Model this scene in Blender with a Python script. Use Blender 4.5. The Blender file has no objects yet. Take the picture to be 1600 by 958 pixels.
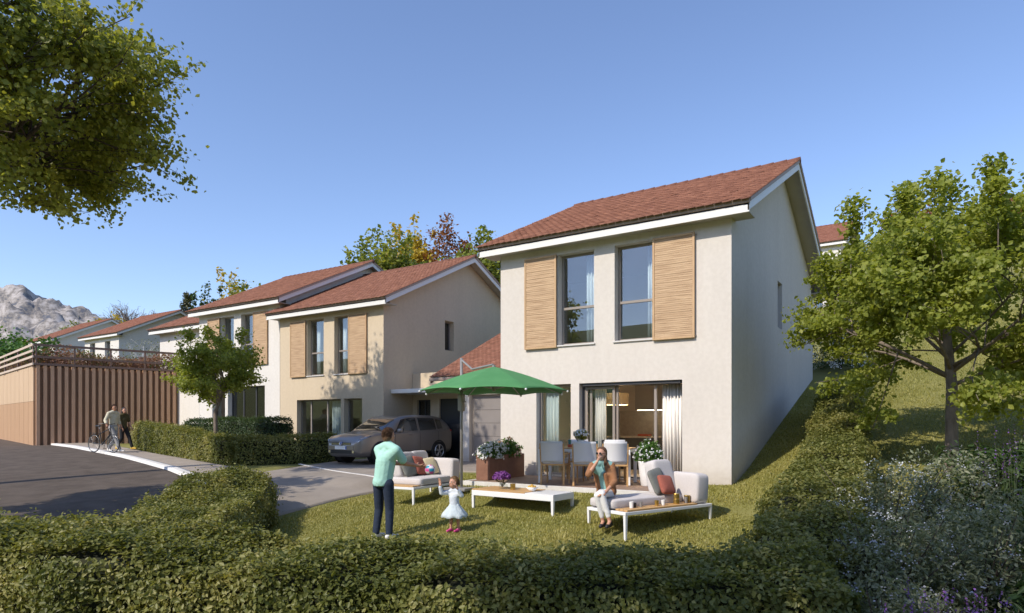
import bpy, bmesh, math, random
import numpy as np
from mathutils import Vector, Matrix

# ------------------------------------------------------------------ camera, sky, sun, exposure
scene = bpy.context.scene
TH = 0.5843                      # yaw of the view against the houses' facades
EYE = 1.22                       # eye height above the house floors
camd = bpy.data.cameras.new('camera'); cam = bpy.data.objects.new('camera', camd)
scene.collection.objects.link(cam)
cam.location = (0, 0, EYE); cam.rotation_euler = (math.radians(90), 0, TH)
camd.sensor_width = 36; camd.lens = 36 * 1030.8 / 1600; camd.shift_y = 184.4 / 1600
camd.clip_end = 9000; camd.clip_start = .05
scene.camera = cam

SUN_EL = math.radians(41); SUN_H = (-.26, -.966)       # horizontal direction towards the sun
world = bpy.data.worlds.new('World'); scene.world = world; world.use_nodes = True
wn = world.node_tree.nodes; wl = world.node_tree.links
bg = wn['Background']; sky = wn.new('ShaderNodeTexSky'); sky.sky_type = 'NISHITA'
sky.sun_disc = False; sky.sun_elevation = SUN_EL
sky.sun_rotation = math.atan2(SUN_H[0], SUN_H[1])
sky.altitude = 200; sky.air_density = 1.0; sky.dust_density = 0.5; sky.ozone_density = 4.0
bg.inputs['Strength'].default_value = 0.15
tnt = wn.new('ShaderNodeMix'); tnt.data_type = 'RGBA'; tnt.blend_type = 'MULTIPLY'; tnt.inputs[0].default_value = 1
tnt.inputs[7].default_value = (1.0, .915, .935, 1)          # the photograph's white balance of the sky
wl.new(sky.outputs[0], tnt.inputs[6]); wl.new(tnt.outputs[2], bg.inputs['Color'])
sund = bpy.data.lights.new('sun', 'SUN'); sun = bpy.data.objects.new('sun', sund)
scene.collection.objects.link(sun)
sund.energy = 2.8; sund.angle = math.radians(.55); sund.color = (1, .91, .79)
_d = Vector((SUN_H[0] * math.cos(SUN_EL), SUN_H[1] * math.cos(SUN_EL), math.sin(SUN_EL)))
sun.rotation_euler = _d.to_track_quat('Z', 'Y').to_euler(); sun.location = _d * 60
scene.view_settings.view_transform = 'Standard'; scene.view_settings.look = 'None'
scene.view_settings.exposure = 0.66; scene.view_settings.gamma = 1
scene.cycles.use_denoising = True
scene.cycles.max_bounces = 8; scene.cycles.transparent_max_bounces = 16

rng = np.random.default_rng(7); random.seed(7)
COL = scene.collection
CT, ST = math.cos(TH), math.sin(TH)
def VW(X, Y):                    # right / ahead of the viewer's standpoint -> world ground coordinates
    return (X * CT - Y * ST, X * ST + Y * CT)

# ------------------------------------------------------------------ terrain height
def softp(x, k): return k * np.logaddexp(0, np.asarray(x, float) / k)
_w = np.linspace(-40, 20, 1201)
def _sm(xs, zs, win):
    z = np.interp(_w, xs, zs); k = np.hanning(win); k /= k.sum()
    return np.convolve(np.pad(z, win // 2, mode='edge'), k, mode='valid')
LAWN = _sm([-40,-20,0,5,7,8,9,9.6,10.5,11.0,11.6,20], [-2.6,-2,-1.3,-.95,-.70,-.57,-.455,-.41,-.37,-.12,-.05,-.05], 13)
ROADP = _sm([-40,0,5,8,11,14,17,20], [-1.2,-.75,-.45,-.27,-.12,-.04,0,0], 41)
def H(U, W):
    U = np.asarray(U, float); W = np.asarray(W, float)
    e1 = np.clip((U + 4.75) / .5, 0, 1); e2 = np.clip((-8.75 - U) / .4, 0, 1) * np.clip((U + 11.6) / .8, 0, 1)   # level pockets beside the terrace
    a = np.interp(W - 1.3*e1*e1*(3-2*e1) - 1.0*e2*e2*(3-2*e2), _w, LAWN); b = np.interp(W, _w, ROADP)
    t = np.clip((U + 14.5) / 4.5, 0, 1); t = t * t * (3 - 2 * t)
    z = a * t + b * (1 - t)
    z = z + .9 * (1 - np.exp(-.028 * softp(-16 - U, 1.)))
    ws = np.interp(U, [-200,-60,-34,-28,-22,-16,-9.5,-3.8,2,10,60], [90,50,36,30,26.5,22,17.5,13.9,13.2,11.5,4])
    hl = softp(W - ws, .35)
    z = z + 90 * (1 - np.exp(-.32 * softp(-34 - W + .12*U, 2.) / 90))      # unseen rise behind the viewer, added so the window panes mirror green
    return z + 70 * (1 - np.exp(-.30 * hl / 70))
def hz(U, W): return float(H(U, W))

# ------------------------------------------------------------------ materials
MATS = {}
def lin(c):
    return tuple(((x / 255) / 12.92 if x / 255 <= .04045 else ((x / 255 + .055) / 1.055) ** 2.4) for x in c)
def pmat(name, c1, c2=None, scale=6, rough=.6, bump=0, bscale=60, metal=0, spec=.5, stretch=(1,1,1), detail=5, coat=0, contrast=(.35,.65)):
    m = bpy.data.materials.new(name); m.use_nodes = True; MATS[name] = m
    n, l = m.node_tree.nodes, m.node_tree.links; p = n['Principled BSDF']
    p.inputs['Roughness'].default_value = rough; p.inputs['Metallic'].default_value = metal
    p.inputs['Specular IOR Level'].default_value = spec; p.inputs['Coat Weight'].default_value = coat
    p.inputs['Base Color'].default_value = (*c1, 1)
    if c2 or bump:
        tc = n.new('ShaderNodeTexCoord'); mp = n.new('ShaderNodeMapping'); mp.inputs['Scale'].default_value = stretch
        l.new(tc.outputs['Object'], mp.inputs['Vector'])
    if c2:
        t = n.new('ShaderNodeTexNoise'); t.inputs['Scale'].default_value = scale; t.inputs['Detail'].default_value = detail
        t.inputs['Roughness'].default_value = .6
        r = n.new('ShaderNodeValToRGB'); r.color_ramp.elements[0].position, r.color_ramp.elements[1].position = contrast
        r.color_ramp.elements[0].color = (*c1, 1); r.color_ramp.elements[1].color = (*c2, 1)
        l.new(mp.outputs[0], t.inputs['Vector']); l.new(t.outputs['Fac'], r.inputs[0]); l.new(r.outputs[0], p.inputs['Base Color'])
    if bump:
        b = n.new('ShaderNodeBump'); t2 = n.new('ShaderNodeTexNoise'); t2.inputs['Scale'].default_value = bscale; t2.inputs['Detail'].default_value = 4
        b.inputs['Strength'].default_value = bump; b.inputs['Distance'].default_value = .01 if bscale > 35 else .016
        l.new(mp.outputs[0], t2.inputs['Vector']); l.new(t2.outputs['Fac'], b.inputs['Height']); l.new(b.outputs[0], p.inputs['Normal'])
    return m
def leafmat(name, cols, rough=.45, trans=.35):
    """cols: ramp of leaf colours over the per-leaf random attribute 'tint'"""
    m = bpy.data.materials.new(name); m.use_nodes = True; MATS[name] = m
    n, l = m.node_tree.nodes, m.node_tree.links; p = n['Principled BSDF']; out = n['Material Output']
    a = n.new('ShaderNodeAttribute'); a.attribute_name = 'tint'
    r = n.new('ShaderNodeValToRGB'); e = r.color_ramp.elements
    while len(e) < len(cols): e.new(.5)
    for i, c in enumerate(cols): e[i].position = i / (len(cols) - 1); e[i].color = (*c, 1)
    l.new(a.outputs['Fac'], r.inputs[0]); l.new(r.outputs[0], p.inputs['Base Color'])
    p.inputs['Roughness'].default_value = rough; p.inputs['Specular IOR Level'].default_value = .35
    t = n.new('ShaderNodeBsdfTranslucent'); mx = n.new('ShaderNodeMixShader'); mx.inputs[0].default_value = trans
    g = n.new('ShaderNodeMix'); g.data_type = 'RGBA'; g.blend_type = 'MULTIPLY'; g.inputs[0].default_value = 1
    l.new(r.outputs[0], g.inputs[6]); g.inputs[7].default_value = (1.25, 1.2, .55, 1)
    l.new(g.outputs[2], t.inputs['Color'])
    l.new(p.outputs[0], mx.inputs[1]); l.new(t.outputs[0], mx.inputs[2]); l.new(mx.outputs[0], out.inputs['Surface'])
    return m
def glassmat(name, tint=(.82,.88,.9), refl=1.0, rough=.0):
    m = bpy.data.materials.new(name); m.use_nodes = True; MATS[name] = m
    n, l = m.node_tree.nodes, m.node_tree.links; out = n['Material Output']; n.remove(n['Principled BSDF'])
    t = n.new('ShaderNodeBsdfTransparent'); t.inputs[0].default_value = (*tint, 1)
    g = n.new('ShaderNodeBsdfGlossy'); g.inputs['Roughness'].default_value = rough; g.inputs[0].default_value = (.95,.97,1,1)
    # reflectance after Schlick, the same from both sides of the pane
    f = n.new('ShaderNodeLayerWeight'); f.inputs[0].default_value = .5
    pw = n.new('ShaderNodeMath'); pw.operation = 'POWER'; pw.inputs[1].default_value = 4; l.new(f.outputs['Facing'], pw.inputs[0])
    mt = n.new('ShaderNodeMath'); mt.operation = 'MULTIPLY_ADD'; mt.inputs[1].default_value = .85*refl; mt.inputs[2].default_value = .105*refl; mt.use_clamp = True
    mx = n.new('ShaderNodeMixShader'); l.new(pw.outputs[0], mt.inputs[0]); l.new(mt.outputs[0], mx.inputs[0])
    l.new(t.outputs[0], mx.inputs[1]); l.new(g.outputs[0], mx.inputs[2]); l.new(mx.outputs[0], out.inputs['Surface'])
    return m
def tilemat(name, cols):
    m = pmat(name, cols[0], rough=.8, bump=.35, bscale=90, spec=.25)
    n, l = m.node_tree.nodes, m.node_tree.links; p = n['Principled BSDF']
    a = n.new('ShaderNodeAttribute'); a.attribute_name = 'tint'
    r = n.new('ShaderNodeValToRGB'); e = r.color_ramp.elements
    while len(e) < len(cols): e.new(.5)
    for i, c in enumerate(cols): e[i].position = i / (len(cols) - 1); e[i].color = (*c, 1)
    l.new(a.outputs['Fac'], r.inputs[0]); l.new(r.outputs[0], p.inputs['Base Color'])
    return m
def stucco(name, c, dirt=.93):
    m = pmat(name, c, tuple(x * dirt for x in c), scale=1.3, rough=.92, bump=.5, bscale=140, spec=.15, stretch=(1,1,.45), contrast=(.3,.75))
    n, l = m.node_tree.nodes, m.node_tree.links; p = n['Principled BSDF']
    # faint rain streaks below eaves and general weathering, strongly stretched vertically
    tc = n.new('ShaderNodeTexCoord'); mp = n.new('ShaderNodeMapping'); mp.inputs['Scale'].default_value = (3, 3, .16)
    t = n.new('ShaderNodeTexNoise'); t.inputs['Scale'].default_value = 2.2; t.inputs['Detail'].default_value = 6
    r = n.new('ShaderNodeValToRGB'); r.color_ramp.elements[0].position = .35; r.color_ramp.elements[1].position = .7
    r.color_ramp.elements[0].color = (.975,.972,.967,1); r.color_ramp.elements[1].color = (1,1,1,1)
    g = n.new('ShaderNodeMix'); g.data_type = 'RGBA'; g.blend_type = 'MULTIPLY'; g.inputs[0].default_value = 1
    old = p.inputs['Base Color'].links[0].from_socket
    l.new(tc.outputs['Object'], mp.inputs[0]); l.new(mp.outputs[0], t.inputs['Vector']); l.new(t.outputs['Fac'], r.inputs[0])
    l.new(old, g.inputs[6]); l.new(r.outputs[0], g.inputs[7])
    # splashed dirt along the foot of the wall, and fine blotches of the trowelled coat
    sx = n.new('ShaderNodeSeparateXYZ'); l.new(tc.outputs['Object'], sx.inputs[0])
    mr = n.new('ShaderNodeMapRange'); mr.inputs[1].default_value = .38; mr.inputs[2].default_value = .0; mr.inputs[3].default_value = 0; mr.inputs[4].default_value = 1; l.new(sx.outputs['Z'], mr.inputs[0])
    t3 = n.new('ShaderNodeTexNoise'); t3.inputs['Scale'].default_value = 6; t3.inputs['Detail'].default_value = 8; l.new(tc.outputs['Object'], t3.inputs['Vector'])
    mu = n.new('ShaderNodeMath'); mu.operation = 'MULTIPLY'; l.new(mr.outputs[0], mu.inputs[0]); l.new(t3.outputs['Fac'], mu.inputs[1])
    g2 = n.new('ShaderNodeMix'); g2.data_type = 'RGBA'; g2.blend_type = 'MULTIPLY'; l.new(mu.outputs[0], g2.inputs[0]); l.new(g.outputs[2], g2.inputs[6]); g2.inputs[7].default_value = (.62,.56,.48,1)
    t4 = n.new('ShaderNodeTexNoise'); t4.inputs['Scale'].default_value = 11; t4.inputs['Detail'].default_value = 7; l.new(tc.outputs['Object'], t4.inputs['Vector'])
    r4 = n.new('ShaderNodeValToRGB'); r4.color_ramp.elements[0].position = .4; r4.color_ramp.elements[1].position = .6; r4.color_ramp.elements[0].color = (.955,.952,.948,1); r4.color_ramp.elements[1].color = (1,1,1,1); l.new(t4.outputs['Fac'], r4.inputs[0])
    g3 = n.new('ShaderNodeMix'); g3.data_type = 'RGBA'; g3.blend_type = 'MULTIPLY'; g3.inputs[0].default_value = 1; l.new(g2.outputs[2], g3.inputs[6]); l.new(r4.outputs[0], g3.inputs[7]); l.new(g3.outputs[2], p.inputs['Base Color'])
    return m
stucco('render_cream', (.70,.655,.595)); stucco('render_sand', (.66,.55,.40)); stucco('render_white', (.76,.73,.68)); stucco('render_grey', (.60,.58,.55))
tilemat('tiles', [(.19,.085,.058), (.25,.115,.078), (.32,.155,.105)])
tilemat('tiles_far', [(.21,.09,.06), (.26,.115,.078), (.31,.145,.10)])
pmat('white_paint', (.78,.77,.74), rough=.45, spec=.4)
pmat('white_metal', (.80,.80,.79), rough=.35, spec=.5)
pmat('soffit', (.50,.46,.40), (.46,.42,.365), scale=3, rough=.85)
pmat('gutter', (.36,.275,.215), rough=.6)
pmat('taupe_frame', (.30,.26,.225), rough=.45)
pmat('dark_frame', (.055,.055,.06), rough=.45)
pmat('sill', (.62,.60,.57), rough=.5)
pmat('shutter_wood', (.33,.20,.105), (.56,.39,.23), scale=3.2, rough=.65, bump=.3, bscale=40, stretch=(.7,1,16), contrast=(.3,.62))
pmat('shutter_frame', (.56,.375,.205), (.48,.31,.165), scale=9, rough=.55, stretch=(1,1,.4))
pmat('teak', (.47,.27,.10), (.58,.36,.16), scale=7, rough=.5, bump=.15, bscale=30, stretch=(.6,6,6))
pmat('deck', (.25,.165,.115), (.32,.215,.155), scale=5, rough=.7, bump=.3, bscale=40, stretch=(.5,8,8))
pmat('concrete_edge', (.66,.64,.60), (.58,.56,.52), scale=8, rough=.85)
pmat('garage_door', (.235,.21,.195), (.25,.225,.21), scale=2, rough=.5)
pmat('dark_door', (.022,.025,.032), rough=.35)
pmat('wall_inside', (.66,.60,.53), rough=.9)
pmat('floor_inside', (.50,.43,.35), (.44,.37,.30), scale=3, rough=.4)
pmat('kitchen_dark', (.035,.037,.04), rough=.4)
pmat('kitchen_mid', (.24,.23,.22), rough=.45)
pmat('worktop', (.42,.38,.33), (.33,.30,.26), scale=12, rough=.3)
pmat('lampshade', (.72,.58,.38), rough=.9)
pmat('curtain', (.82,.79,.74), rough=.95)
pmat('bark', (.115,.088,.066), (.055,.043,.034), scale=14, rough=.95, bump=1.0, bscale=25, stretch=(1,1,.3))
pmat('bark_pale', (.26,.21,.17), (.15,.12,.095), scale=12, rough=.95, bump=.8, bscale=25, stretch=(1,1,.3))
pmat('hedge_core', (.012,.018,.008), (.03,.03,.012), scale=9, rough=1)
pmat('asphalt', (.090,.072,.057), (.130,.105,.085), scale=2.2, rough=.9, bump=.8, bscale=120, detail=9, spec=.2)
pmat('pavement', (.30,.255,.205), (.37,.315,.26), scale=1.4, rough=.9, bump=.3, bscale=80, detail=8)
pmat('driveway', (.25,.215,.175), (.32,.275,.225), scale=.9, rough=.9, bump=.5, bscale=90, detail=9)
pmat('kerbstone', (.74,.72,.68), (.62,.60,.56), scale=4, rough=.85, detail=8)
pmat('line_paint', (.62,.60,.56), (.48,.46,.43), scale=8, rough=.8, detail=8)
pmat('wood_fin', (.52,.31,.185), (.60,.37,.235), scale=3, rough=.7, stretch=(4,4,.4))
pmat('wood_fin_back', (.27,.165,.10), rough=.85)
pmat('cladding_light', (.60,.43,.275), (.54,.375,.23), scale=2.5, rough=.65, stretch=(4,4,.3))
pmat('cladding_mid', (.49,.30,.165), (.43,.255,.135), scale=2.5, rough=.65, stretch=(4,4,.3))
pmat('rail_light', (.58,.46,.36), rough=.6)
pmat('rail_dark', (.20,.125,.095), rough=.6)
pmat('soil', (.05,.035,.022), (.08,.055,.035), scale=20, rough=1)
pmat('corten', (.20,.095,.06), (.25,.125,.08), scale=7, rough=.8, detail=8)
pmat('parasol_green', (.065,.235,.078), (.08,.26,.092), scale=3, rough=.85)
pmat('grey_metal', (.33,.32,.31), rough=.4, metal=.4)
pmat('fabric_grey', (.60,.565,.545), (.56,.525,.505), scale=40, rough=.95, bump=.25, bscale=220)
pmat('pillow_grey', (.20,.205,.185), (.17,.175,.155), scale=30, rough=.95)
pmat('pillow_terracotta', (.36,.11,.075), (.31,.09,.06), scale=30, rough=.95)
pmat('pillow_cream', (.70,.60,.40), (.62,.52,.33), scale=12, rough=.95)
pmat('chair_fabric', (.66,.665,.68), rough=.9)
pmat('pot_white', (.80,.79,.77), rough=.6, bump=.9, bscale=9)
pmat('brass', (.52,.36,.10), rough=.3, metal=.85)
pmat('ceramic_white', (.82,.81,.79), rough=.25)
pmat('ceramic_dark', (.035,.035,.04), rough=.3)
pmat('ceramic_teal', (.04,.20,.20), rough=.2)
pmat('ceramic_red', (.45,.09,.05), rough=.4)
pmat('bread', (.62,.40,.08), (.50,.28,.05), scale=25, rough=.7)
pmat('skin', (.56,.30,.20), (.52,.275,.18), scale=9, rough=.55)
pmat('skin_tan', (.47,.24,.145), (.43,.215,.13), scale=9, rough=.55)
pmat('hair_brown', (.085,.042,.02), (.13,.065,.03), scale=30, rough=.6, stretch=(4,4,.6))
pmat('hair_ginger', (.085,.042,.02), (.16,.085,.042), scale=40, rough=.7)
pmat('hair_black', (.02,.014,.012), rough=.55)
pmat('hair_blond', (.30,.17,.07), (.20,.11,.045), scale=30, rough=.6)
pmat('shirt_mint', (.40,.68,.57), (.37,.64,.535), scale=10, rough=.9, bump=.6, bscale=14)
pmat('trousers_navy', (.012,.022,.045), (.018,.03,.058), scale=10, rough=.9, bump=.6, bscale=14)
pmat('shoe_dark', (.02,.02,.025), rough=.6)
pmat('shoe_white', (.72,.70,.68), rough=.6)
pmat('shoe_pink', (.62,.06,.25), rough=.6)
pmat('shoe_yellow', (.62,.40,.05), rough=.6)
pmat('dress_white', (.66,.70,.75), (.60,.66,.72), scale=14, rough=.9, bump=.5, bscale=25)
pmat('dress_tulle', (.58,.64,.64), (.50,.58,.62), scale=16, rough=.9, bump=.7, bscale=30, stretch=(1,1,.3))
pmat('jacket_rust', (.27,.12,.05), (.31,.145,.065), scale=12, rough=.85, bump=.6, bscale=20)
pmat('top_teal', (.25,.46,.43), rough=.9)
pmat('trousers_white', (.80,.79,.77), rough=.9, bump=.5, bscale=16)
pmat('shirt_cream', (.62,.58,.44), (.55,.51,.38), scale=10, rough=.9)
pmat('jeans_grey', (.38,.38,.38), (.30,.30,.31), scale=10, rough=.9)
pmat('top_olive', (.075,.06,.02), rough=.9)
pmat('black_cloth', (.018,.018,.02), rough=.9)
pmat('lens_dark', (.01,.01,.012), rough=.1)
pmat('eye_white', (.7,.7,.68), rough=.3)
pmat('lips', (.42,.13,.10), rough=.5)
pmat('car_paint', (.25,.225,.205), rough=.34, metal=.6, coat=.8)
pmat('car_black', (.012,.012,.013), rough=.45)
pmat('tyre', (.018,.018,.018), rough=.85)
pmat('alloy', (.55,.55,.55), rough=.3, metal=.8)
pmat('chrome', (.75,.75,.75), rough=.12, metal=1)
pmat('lamp_red', (.55,.02,.02), rough=.2, coat=.5)
pmat('plate_white', (.78,.78,.76), rough=.4)
pmat('plate_blue', (.02,.08,.42), rough=.4)
pmat('ball_pink', (.65,.10,.30), rough=.4); pmat('ball_blue', (.03,.28,.40), rough=.4); pmat('ball_white', (.75,.72,.72), rough=.4)
pmat('petal_white', (.74,.74,.72), rough=.7); pmat('petal_pink', (.70,.42,.30), rough=.7)
pmat('petal_purple', (.13,.03,.16), (.20,.05,.26), scale=30, rough=.7); pmat('petal_violet', (.15,.06,.25), (.22,.10,.33), scale=40, rough=.8); pmat('petal_grey', (.36,.36,.38), rough=.8)
pmat('bike_black', (.02,.02,.022), rough=.35)
glassmat('glass', refl=1.0); glassmat('glass_dark', tint=(.40,.44,.46), refl=1.1); glassmat('glass_clear', tint=(.95,.96,.96), refl=.35)
leafmat('leaf_hedge', [(.12,.14,.036), (.22,.23,.065), (.40,.37,.14)], trans=.4)
leafmat('leaf_hedge_dark', [(.035,.065,.024), (.060,.100,.034), (.11,.15,.05)])
leafmat('leaf_maple', [(.20,.25,.045), (.30,.345,.065), (.42,.445,.10)], trans=.55)
leafmat('leaf_linden', [(.175,.215,.046), (.28,.305,.064), (.40,.40,.095)], trans=.55)
leafmat('leaf_deep', [(0.033,0.068,0.021), (0.060,0.105,0.030), (0.105,0.150,0.042)])
leafmat('leaf_yellow', [(.46,.33,.045), (.58,.44,.065), (.36,.33,.055)])
leafmat('leaf_green_yellow', [(.15,.195,.042), (.23,.27,.055), (.38,.37,.07)], trans=.45)
leafmat('leaf_rust', [(.22,.075,.025), (.28,.11,.035), (.19,.09,.03)])
leafmat('leaf_conifer', [(0.065,0.078,0.033), (0.104,0.111,0.046), (0.143,0.130,0.058)], trans=.1)
leafmat('leaf_bright', [(.05,.13,.02), (.09,.19,.035), (.14,.25,.05)])
leafmat('leaf_silver', [(.145,.175,.095), (.22,.245,.14), (.33,.34,.22)])
leafmat('grass', [(.25,.245,.058), (.33,.315,.082), (.42,.375,.12)], trans=.3)
leafmat('leaf_roof', [(.10,.17,.045), (.22,.11,.08), (.36,.20,.15), (.16,.22,.06)])
def M(n): return MATS[n]
# ------------------------------------------------------------------ mesh helpers
class MB:
    def __init__(s): s.v = []; s.f = []
    def add(s, vs, fs):
        k = len(s.v); s.v += [tuple(map(float, p)) for p in vs]; s.f += [tuple(i + k for i in q) for q in fs]; return s
    def box(s, x0, x1, y0, y1, z0, z1):
        return s.add([(x0,y0,z0),(x1,y0,z0),(x1,y1,z0),(x0,y1,z0),(x0,y0,z1),(x1,y0,z1),(x1,y1,z1),(x0,y1,z1)],
                     [(0,3,2,1),(4,5,6,7),(0,1,5,4),(1,2,6,5),(2,3,7,6),(3,0,4,7)])
    def hexa(s, p): # 8 points, bottom ring then top ring
        return s.add(p, [(0,3,2,1),(4,5,6,7),(0,1,5,4),(1,2,6,5),(2,3,7,6),(3,0,4,7)])
    def tube(s, pts, rad, n=8, cap=True):
        pts = [Vector(p) for p in pts]
        if not hasattr(rad, '__len__'): rad = [rad] * len(pts)
        k = len(s.v); up = None
        for i, p in enumerate(pts):
            d = (pts[min(i+1, len(pts)-1)] - pts[max(i-1, 0)])
            d = d.normalized() if d.length > 1e-9 else Vector((0,0,1))
            if up is None:
                up = Vector((0,0,1)) if abs(d.z) < .9 else Vector((1,0,0))
            a = d.cross(up)
            if a.length < 1e-6: a = d.cross(Vector((1,.3,0)))
            a.normalize(); b = d.cross(a).normalized(); up = a.cross(d)
            for j in range(n):
                t = 2 * math.pi * j / n
                q = p + (a * math.cos(t) + b * math.sin(t)) * rad[i]; s.v.append(tuple(q))
        for i in range(len(pts) - 1):
            for j in range(n):
                s.f.append((k+i*n+j, k+i*n+(j+1)%n, k+(i+1)*n+(j+1)%n, k+(i+1)*n+j))
        if cap:
            s.f.append(tuple(k + j for j in range(n))[::-1]); s.f.append(tuple(k + (len(pts)-1)*n + j for j in range(n)))
        return s
    def lathe(s, prof, n=16, c=(0,0,0), squash=None):
        k = len(s.v)
        for i, (r, z) in enumerate(prof):
            for j in range(n):
                t = 2 * math.pi * j / n
                s.v.append((c[0] + r * math.cos(t), c[1] + r * math.sin(t), c[2] + z))
        for i in range(len(prof) - 1):
            for j in range(n): s.f.append((k+i*n+j, k+i*n+(j+1)%n, k+(i+1)*n+(j+1)%n, k+(i+1)*n+j))
        s.f.append(tuple(k + j for j in range(n))[::-1]); s.f.append(tuple(k + (len(prof)-1)*n + j for j in range(n)))
        return s
    def ring(s, R, r, n=32, m=8, axis='y', c=(0,0,0)):
        k = len(s.v)
        for i in range(n):
            a = 2*math.pi*i/n
            for j in range(m):
                b = 2*math.pi*j/m; q = R + r*math.cos(b); w = r*math.sin(b)
                p = {'y': (q*math.cos(a), w, q*math.sin(a)), 'z': (q*math.cos(a), q*math.sin(a), w), 'x': (w, q*math.cos(a), q*math.sin(a))}[axis]
                s.v.append(tuple(p[t] + c[t] for t in range(3)))
        for i in range(n):
            for j in range(m): s.f.append((k+i*m+j, k+((i+1)%n)*m+j, k+((i+1)%n)*m+(j+1)%m, k+i*m+(j+1)%m))
        return s
    def build(s, name, mat, parent=None, smooth=False, bevel=0, loc=None, rotz=None, segs=2, rot=None):
        me = bpy.data.meshes.new(name); me.from_pydata(s.v, [], s.f)
        me.materials.append(M(mat) if isinstance(mat, str) else mat)
        o = bpy.data.objects.new(name, me); COL.objects.link(o)
        if parent: o.parent = parent
        if loc is not None: o.location = loc
        if rotz is not None: o.rotation_euler = (0, 0, rotz)
        if rot is not None: o.rotation_euler = rot
        if smooth: me.polygons.foreach_set('use_smooth', [True] * len(me.polygons))
        if bevel:
            b = o.modifiers.new('bevel', 'BEVEL'); b.width = bevel; b.segments = segs; b.limit_method = 'ANGLE'
        return o
def fixnormals(o):
    bm = bmesh.new(); bm.from_mesh(o.data); bmesh.ops.recalc_face_normals(bm, faces=bm.faces); bm.to_mesh(o.data); bm.free(); return o
def B(*a): return MB().box(*a)
def empty(name, loc=(0,0,0), rz=0):
    o = bpy.data.objects.new(name, None); o.location = loc; o.rotation_euler = (0,0,rz); o.empty_display_size = .2; COL.objects.link(o); return o
def tag(o, label, cat=None, group=None, kind=None):
    if label: o['label'] = label
    if cat: o['category'] = cat
    if group: o['group'] = group
    if kind: o['kind'] = kind
    return o
def npmesh(name, V, F, mat, parent=None, tint=None, smooth=False):
    """V (n,3); F (m,k) all faces with k corners; tint (n,) per-vertex random value"""
    me = bpy.data.meshes.new(name); V = np.asarray(V, np.float32); F = np.asarray(F, np.int32); k = F.shape[1]
    me.vertices.add(len(V)); me.vertices.foreach_set('co', V.ravel())
    me.loops.add(F.size); me.loops.foreach_set('vertex_index', F.ravel())
    me.polygons.add(len(F)); me.polygons.foreach_set('loop_start', np.arange(len(F), dtype=np.int32) * k)
    me.update(calc_edges=True)
    if tint is not None:
        a = me.attributes.new('tint', 'FLOAT', 'POINT'); a.data.foreach_set('value', np.asarray(tint, np.float32))
    if smooth: me.polygons.foreach_set('use_smooth', np.ones(len(F), bool))
    me.materials.append(M(mat) if isinstance(mat, str) else mat)
    me.validate()
    o = bpy.data.objects.new(name, me); COL.objects.link(o)
    if parent: o.parent = parent
    return o
def copy_tree(o, parent=None):
    c = o.copy(); COL.objects.link(c); c.parent = parent
    for ch in list(o.children): copy_tree(ch, c)
    return c
def rnd(a, b): return random.uniform(a, b)
class Noise3:
    def __init__(s, seed, n=14, f=1.0):
        r = np.random.default_rng(seed); s.k = r.normal(size=(n,3)) * f; s.p = r.uniform(0, 6.28, n)
    def __call__(s, P): return np.sin(P @ s.k.T + s.p).sum(1) / math.sqrt(len(s.p))
def unit(v): return v / np.maximum(np.linalg.norm(v, axis=-1, keepdims=True), 1e-9)
def leaf_mesh(name, C, size, mat, parent=None, nrm=None, spread=1.0, aspect=.62, tints=None, fold=.25, kind='kite', droop=.0):
    """C (n,3) leaf positions; every leaf a folded blade of 4 triangles (kite) or one quad"""
    n = len(C); C = np.asarray(C, float)
    N = rng.normal(size=(n,3)) * spread
    if nrm is not None: N = N + np.asarray(nrm)
    N = unit(N); D = unit(np.cross(N, rng.normal(size=(n,3)))); D[:,2] -= droop; D = unit(D - N * (D*N).sum(1, keepdims=True))
    S = np.cross(N, D); s = (np.asarray(size) * rng.uniform(.65, 1.25, n))[:,None]
    t = rng.random(n) if tints is None else np.clip(tints, 0, 1)
    if kind == 'quad':
        w = s * aspect * .5
        V = np.stack([C - D*s*.5 , C + S*w, C + D*s*.5, C - S*w], 1).reshape(-1,3)
        i = np.arange(n)[:,None] * 4; F = i + np.array([[0,1,2,3]])
        return npmesh(name, V, F, mat, parent, np.repeat(t, 4))
    w = s * aspect * .5; up = N * s * fold * .5
    V = np.stack([C - D*s*.5, C - D*s*.1 + S*w + up, C + D*s*.22 + S*w*.7 + up*.8, C + D*s*.5, C + D*s*.22 - S*w*.7 + up*.8, C - D*s*.1 - S*w + up], 1).reshape(-1,3)
    i = (np.arange(n) * 6)[:,None,None]
    F = (i + np.array([[[0,1,2,3],[0,3,4,5]]])).reshape(-1,4)
    return npmesh(name, V, F, mat, parent, np.repeat(t, 6))

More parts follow.
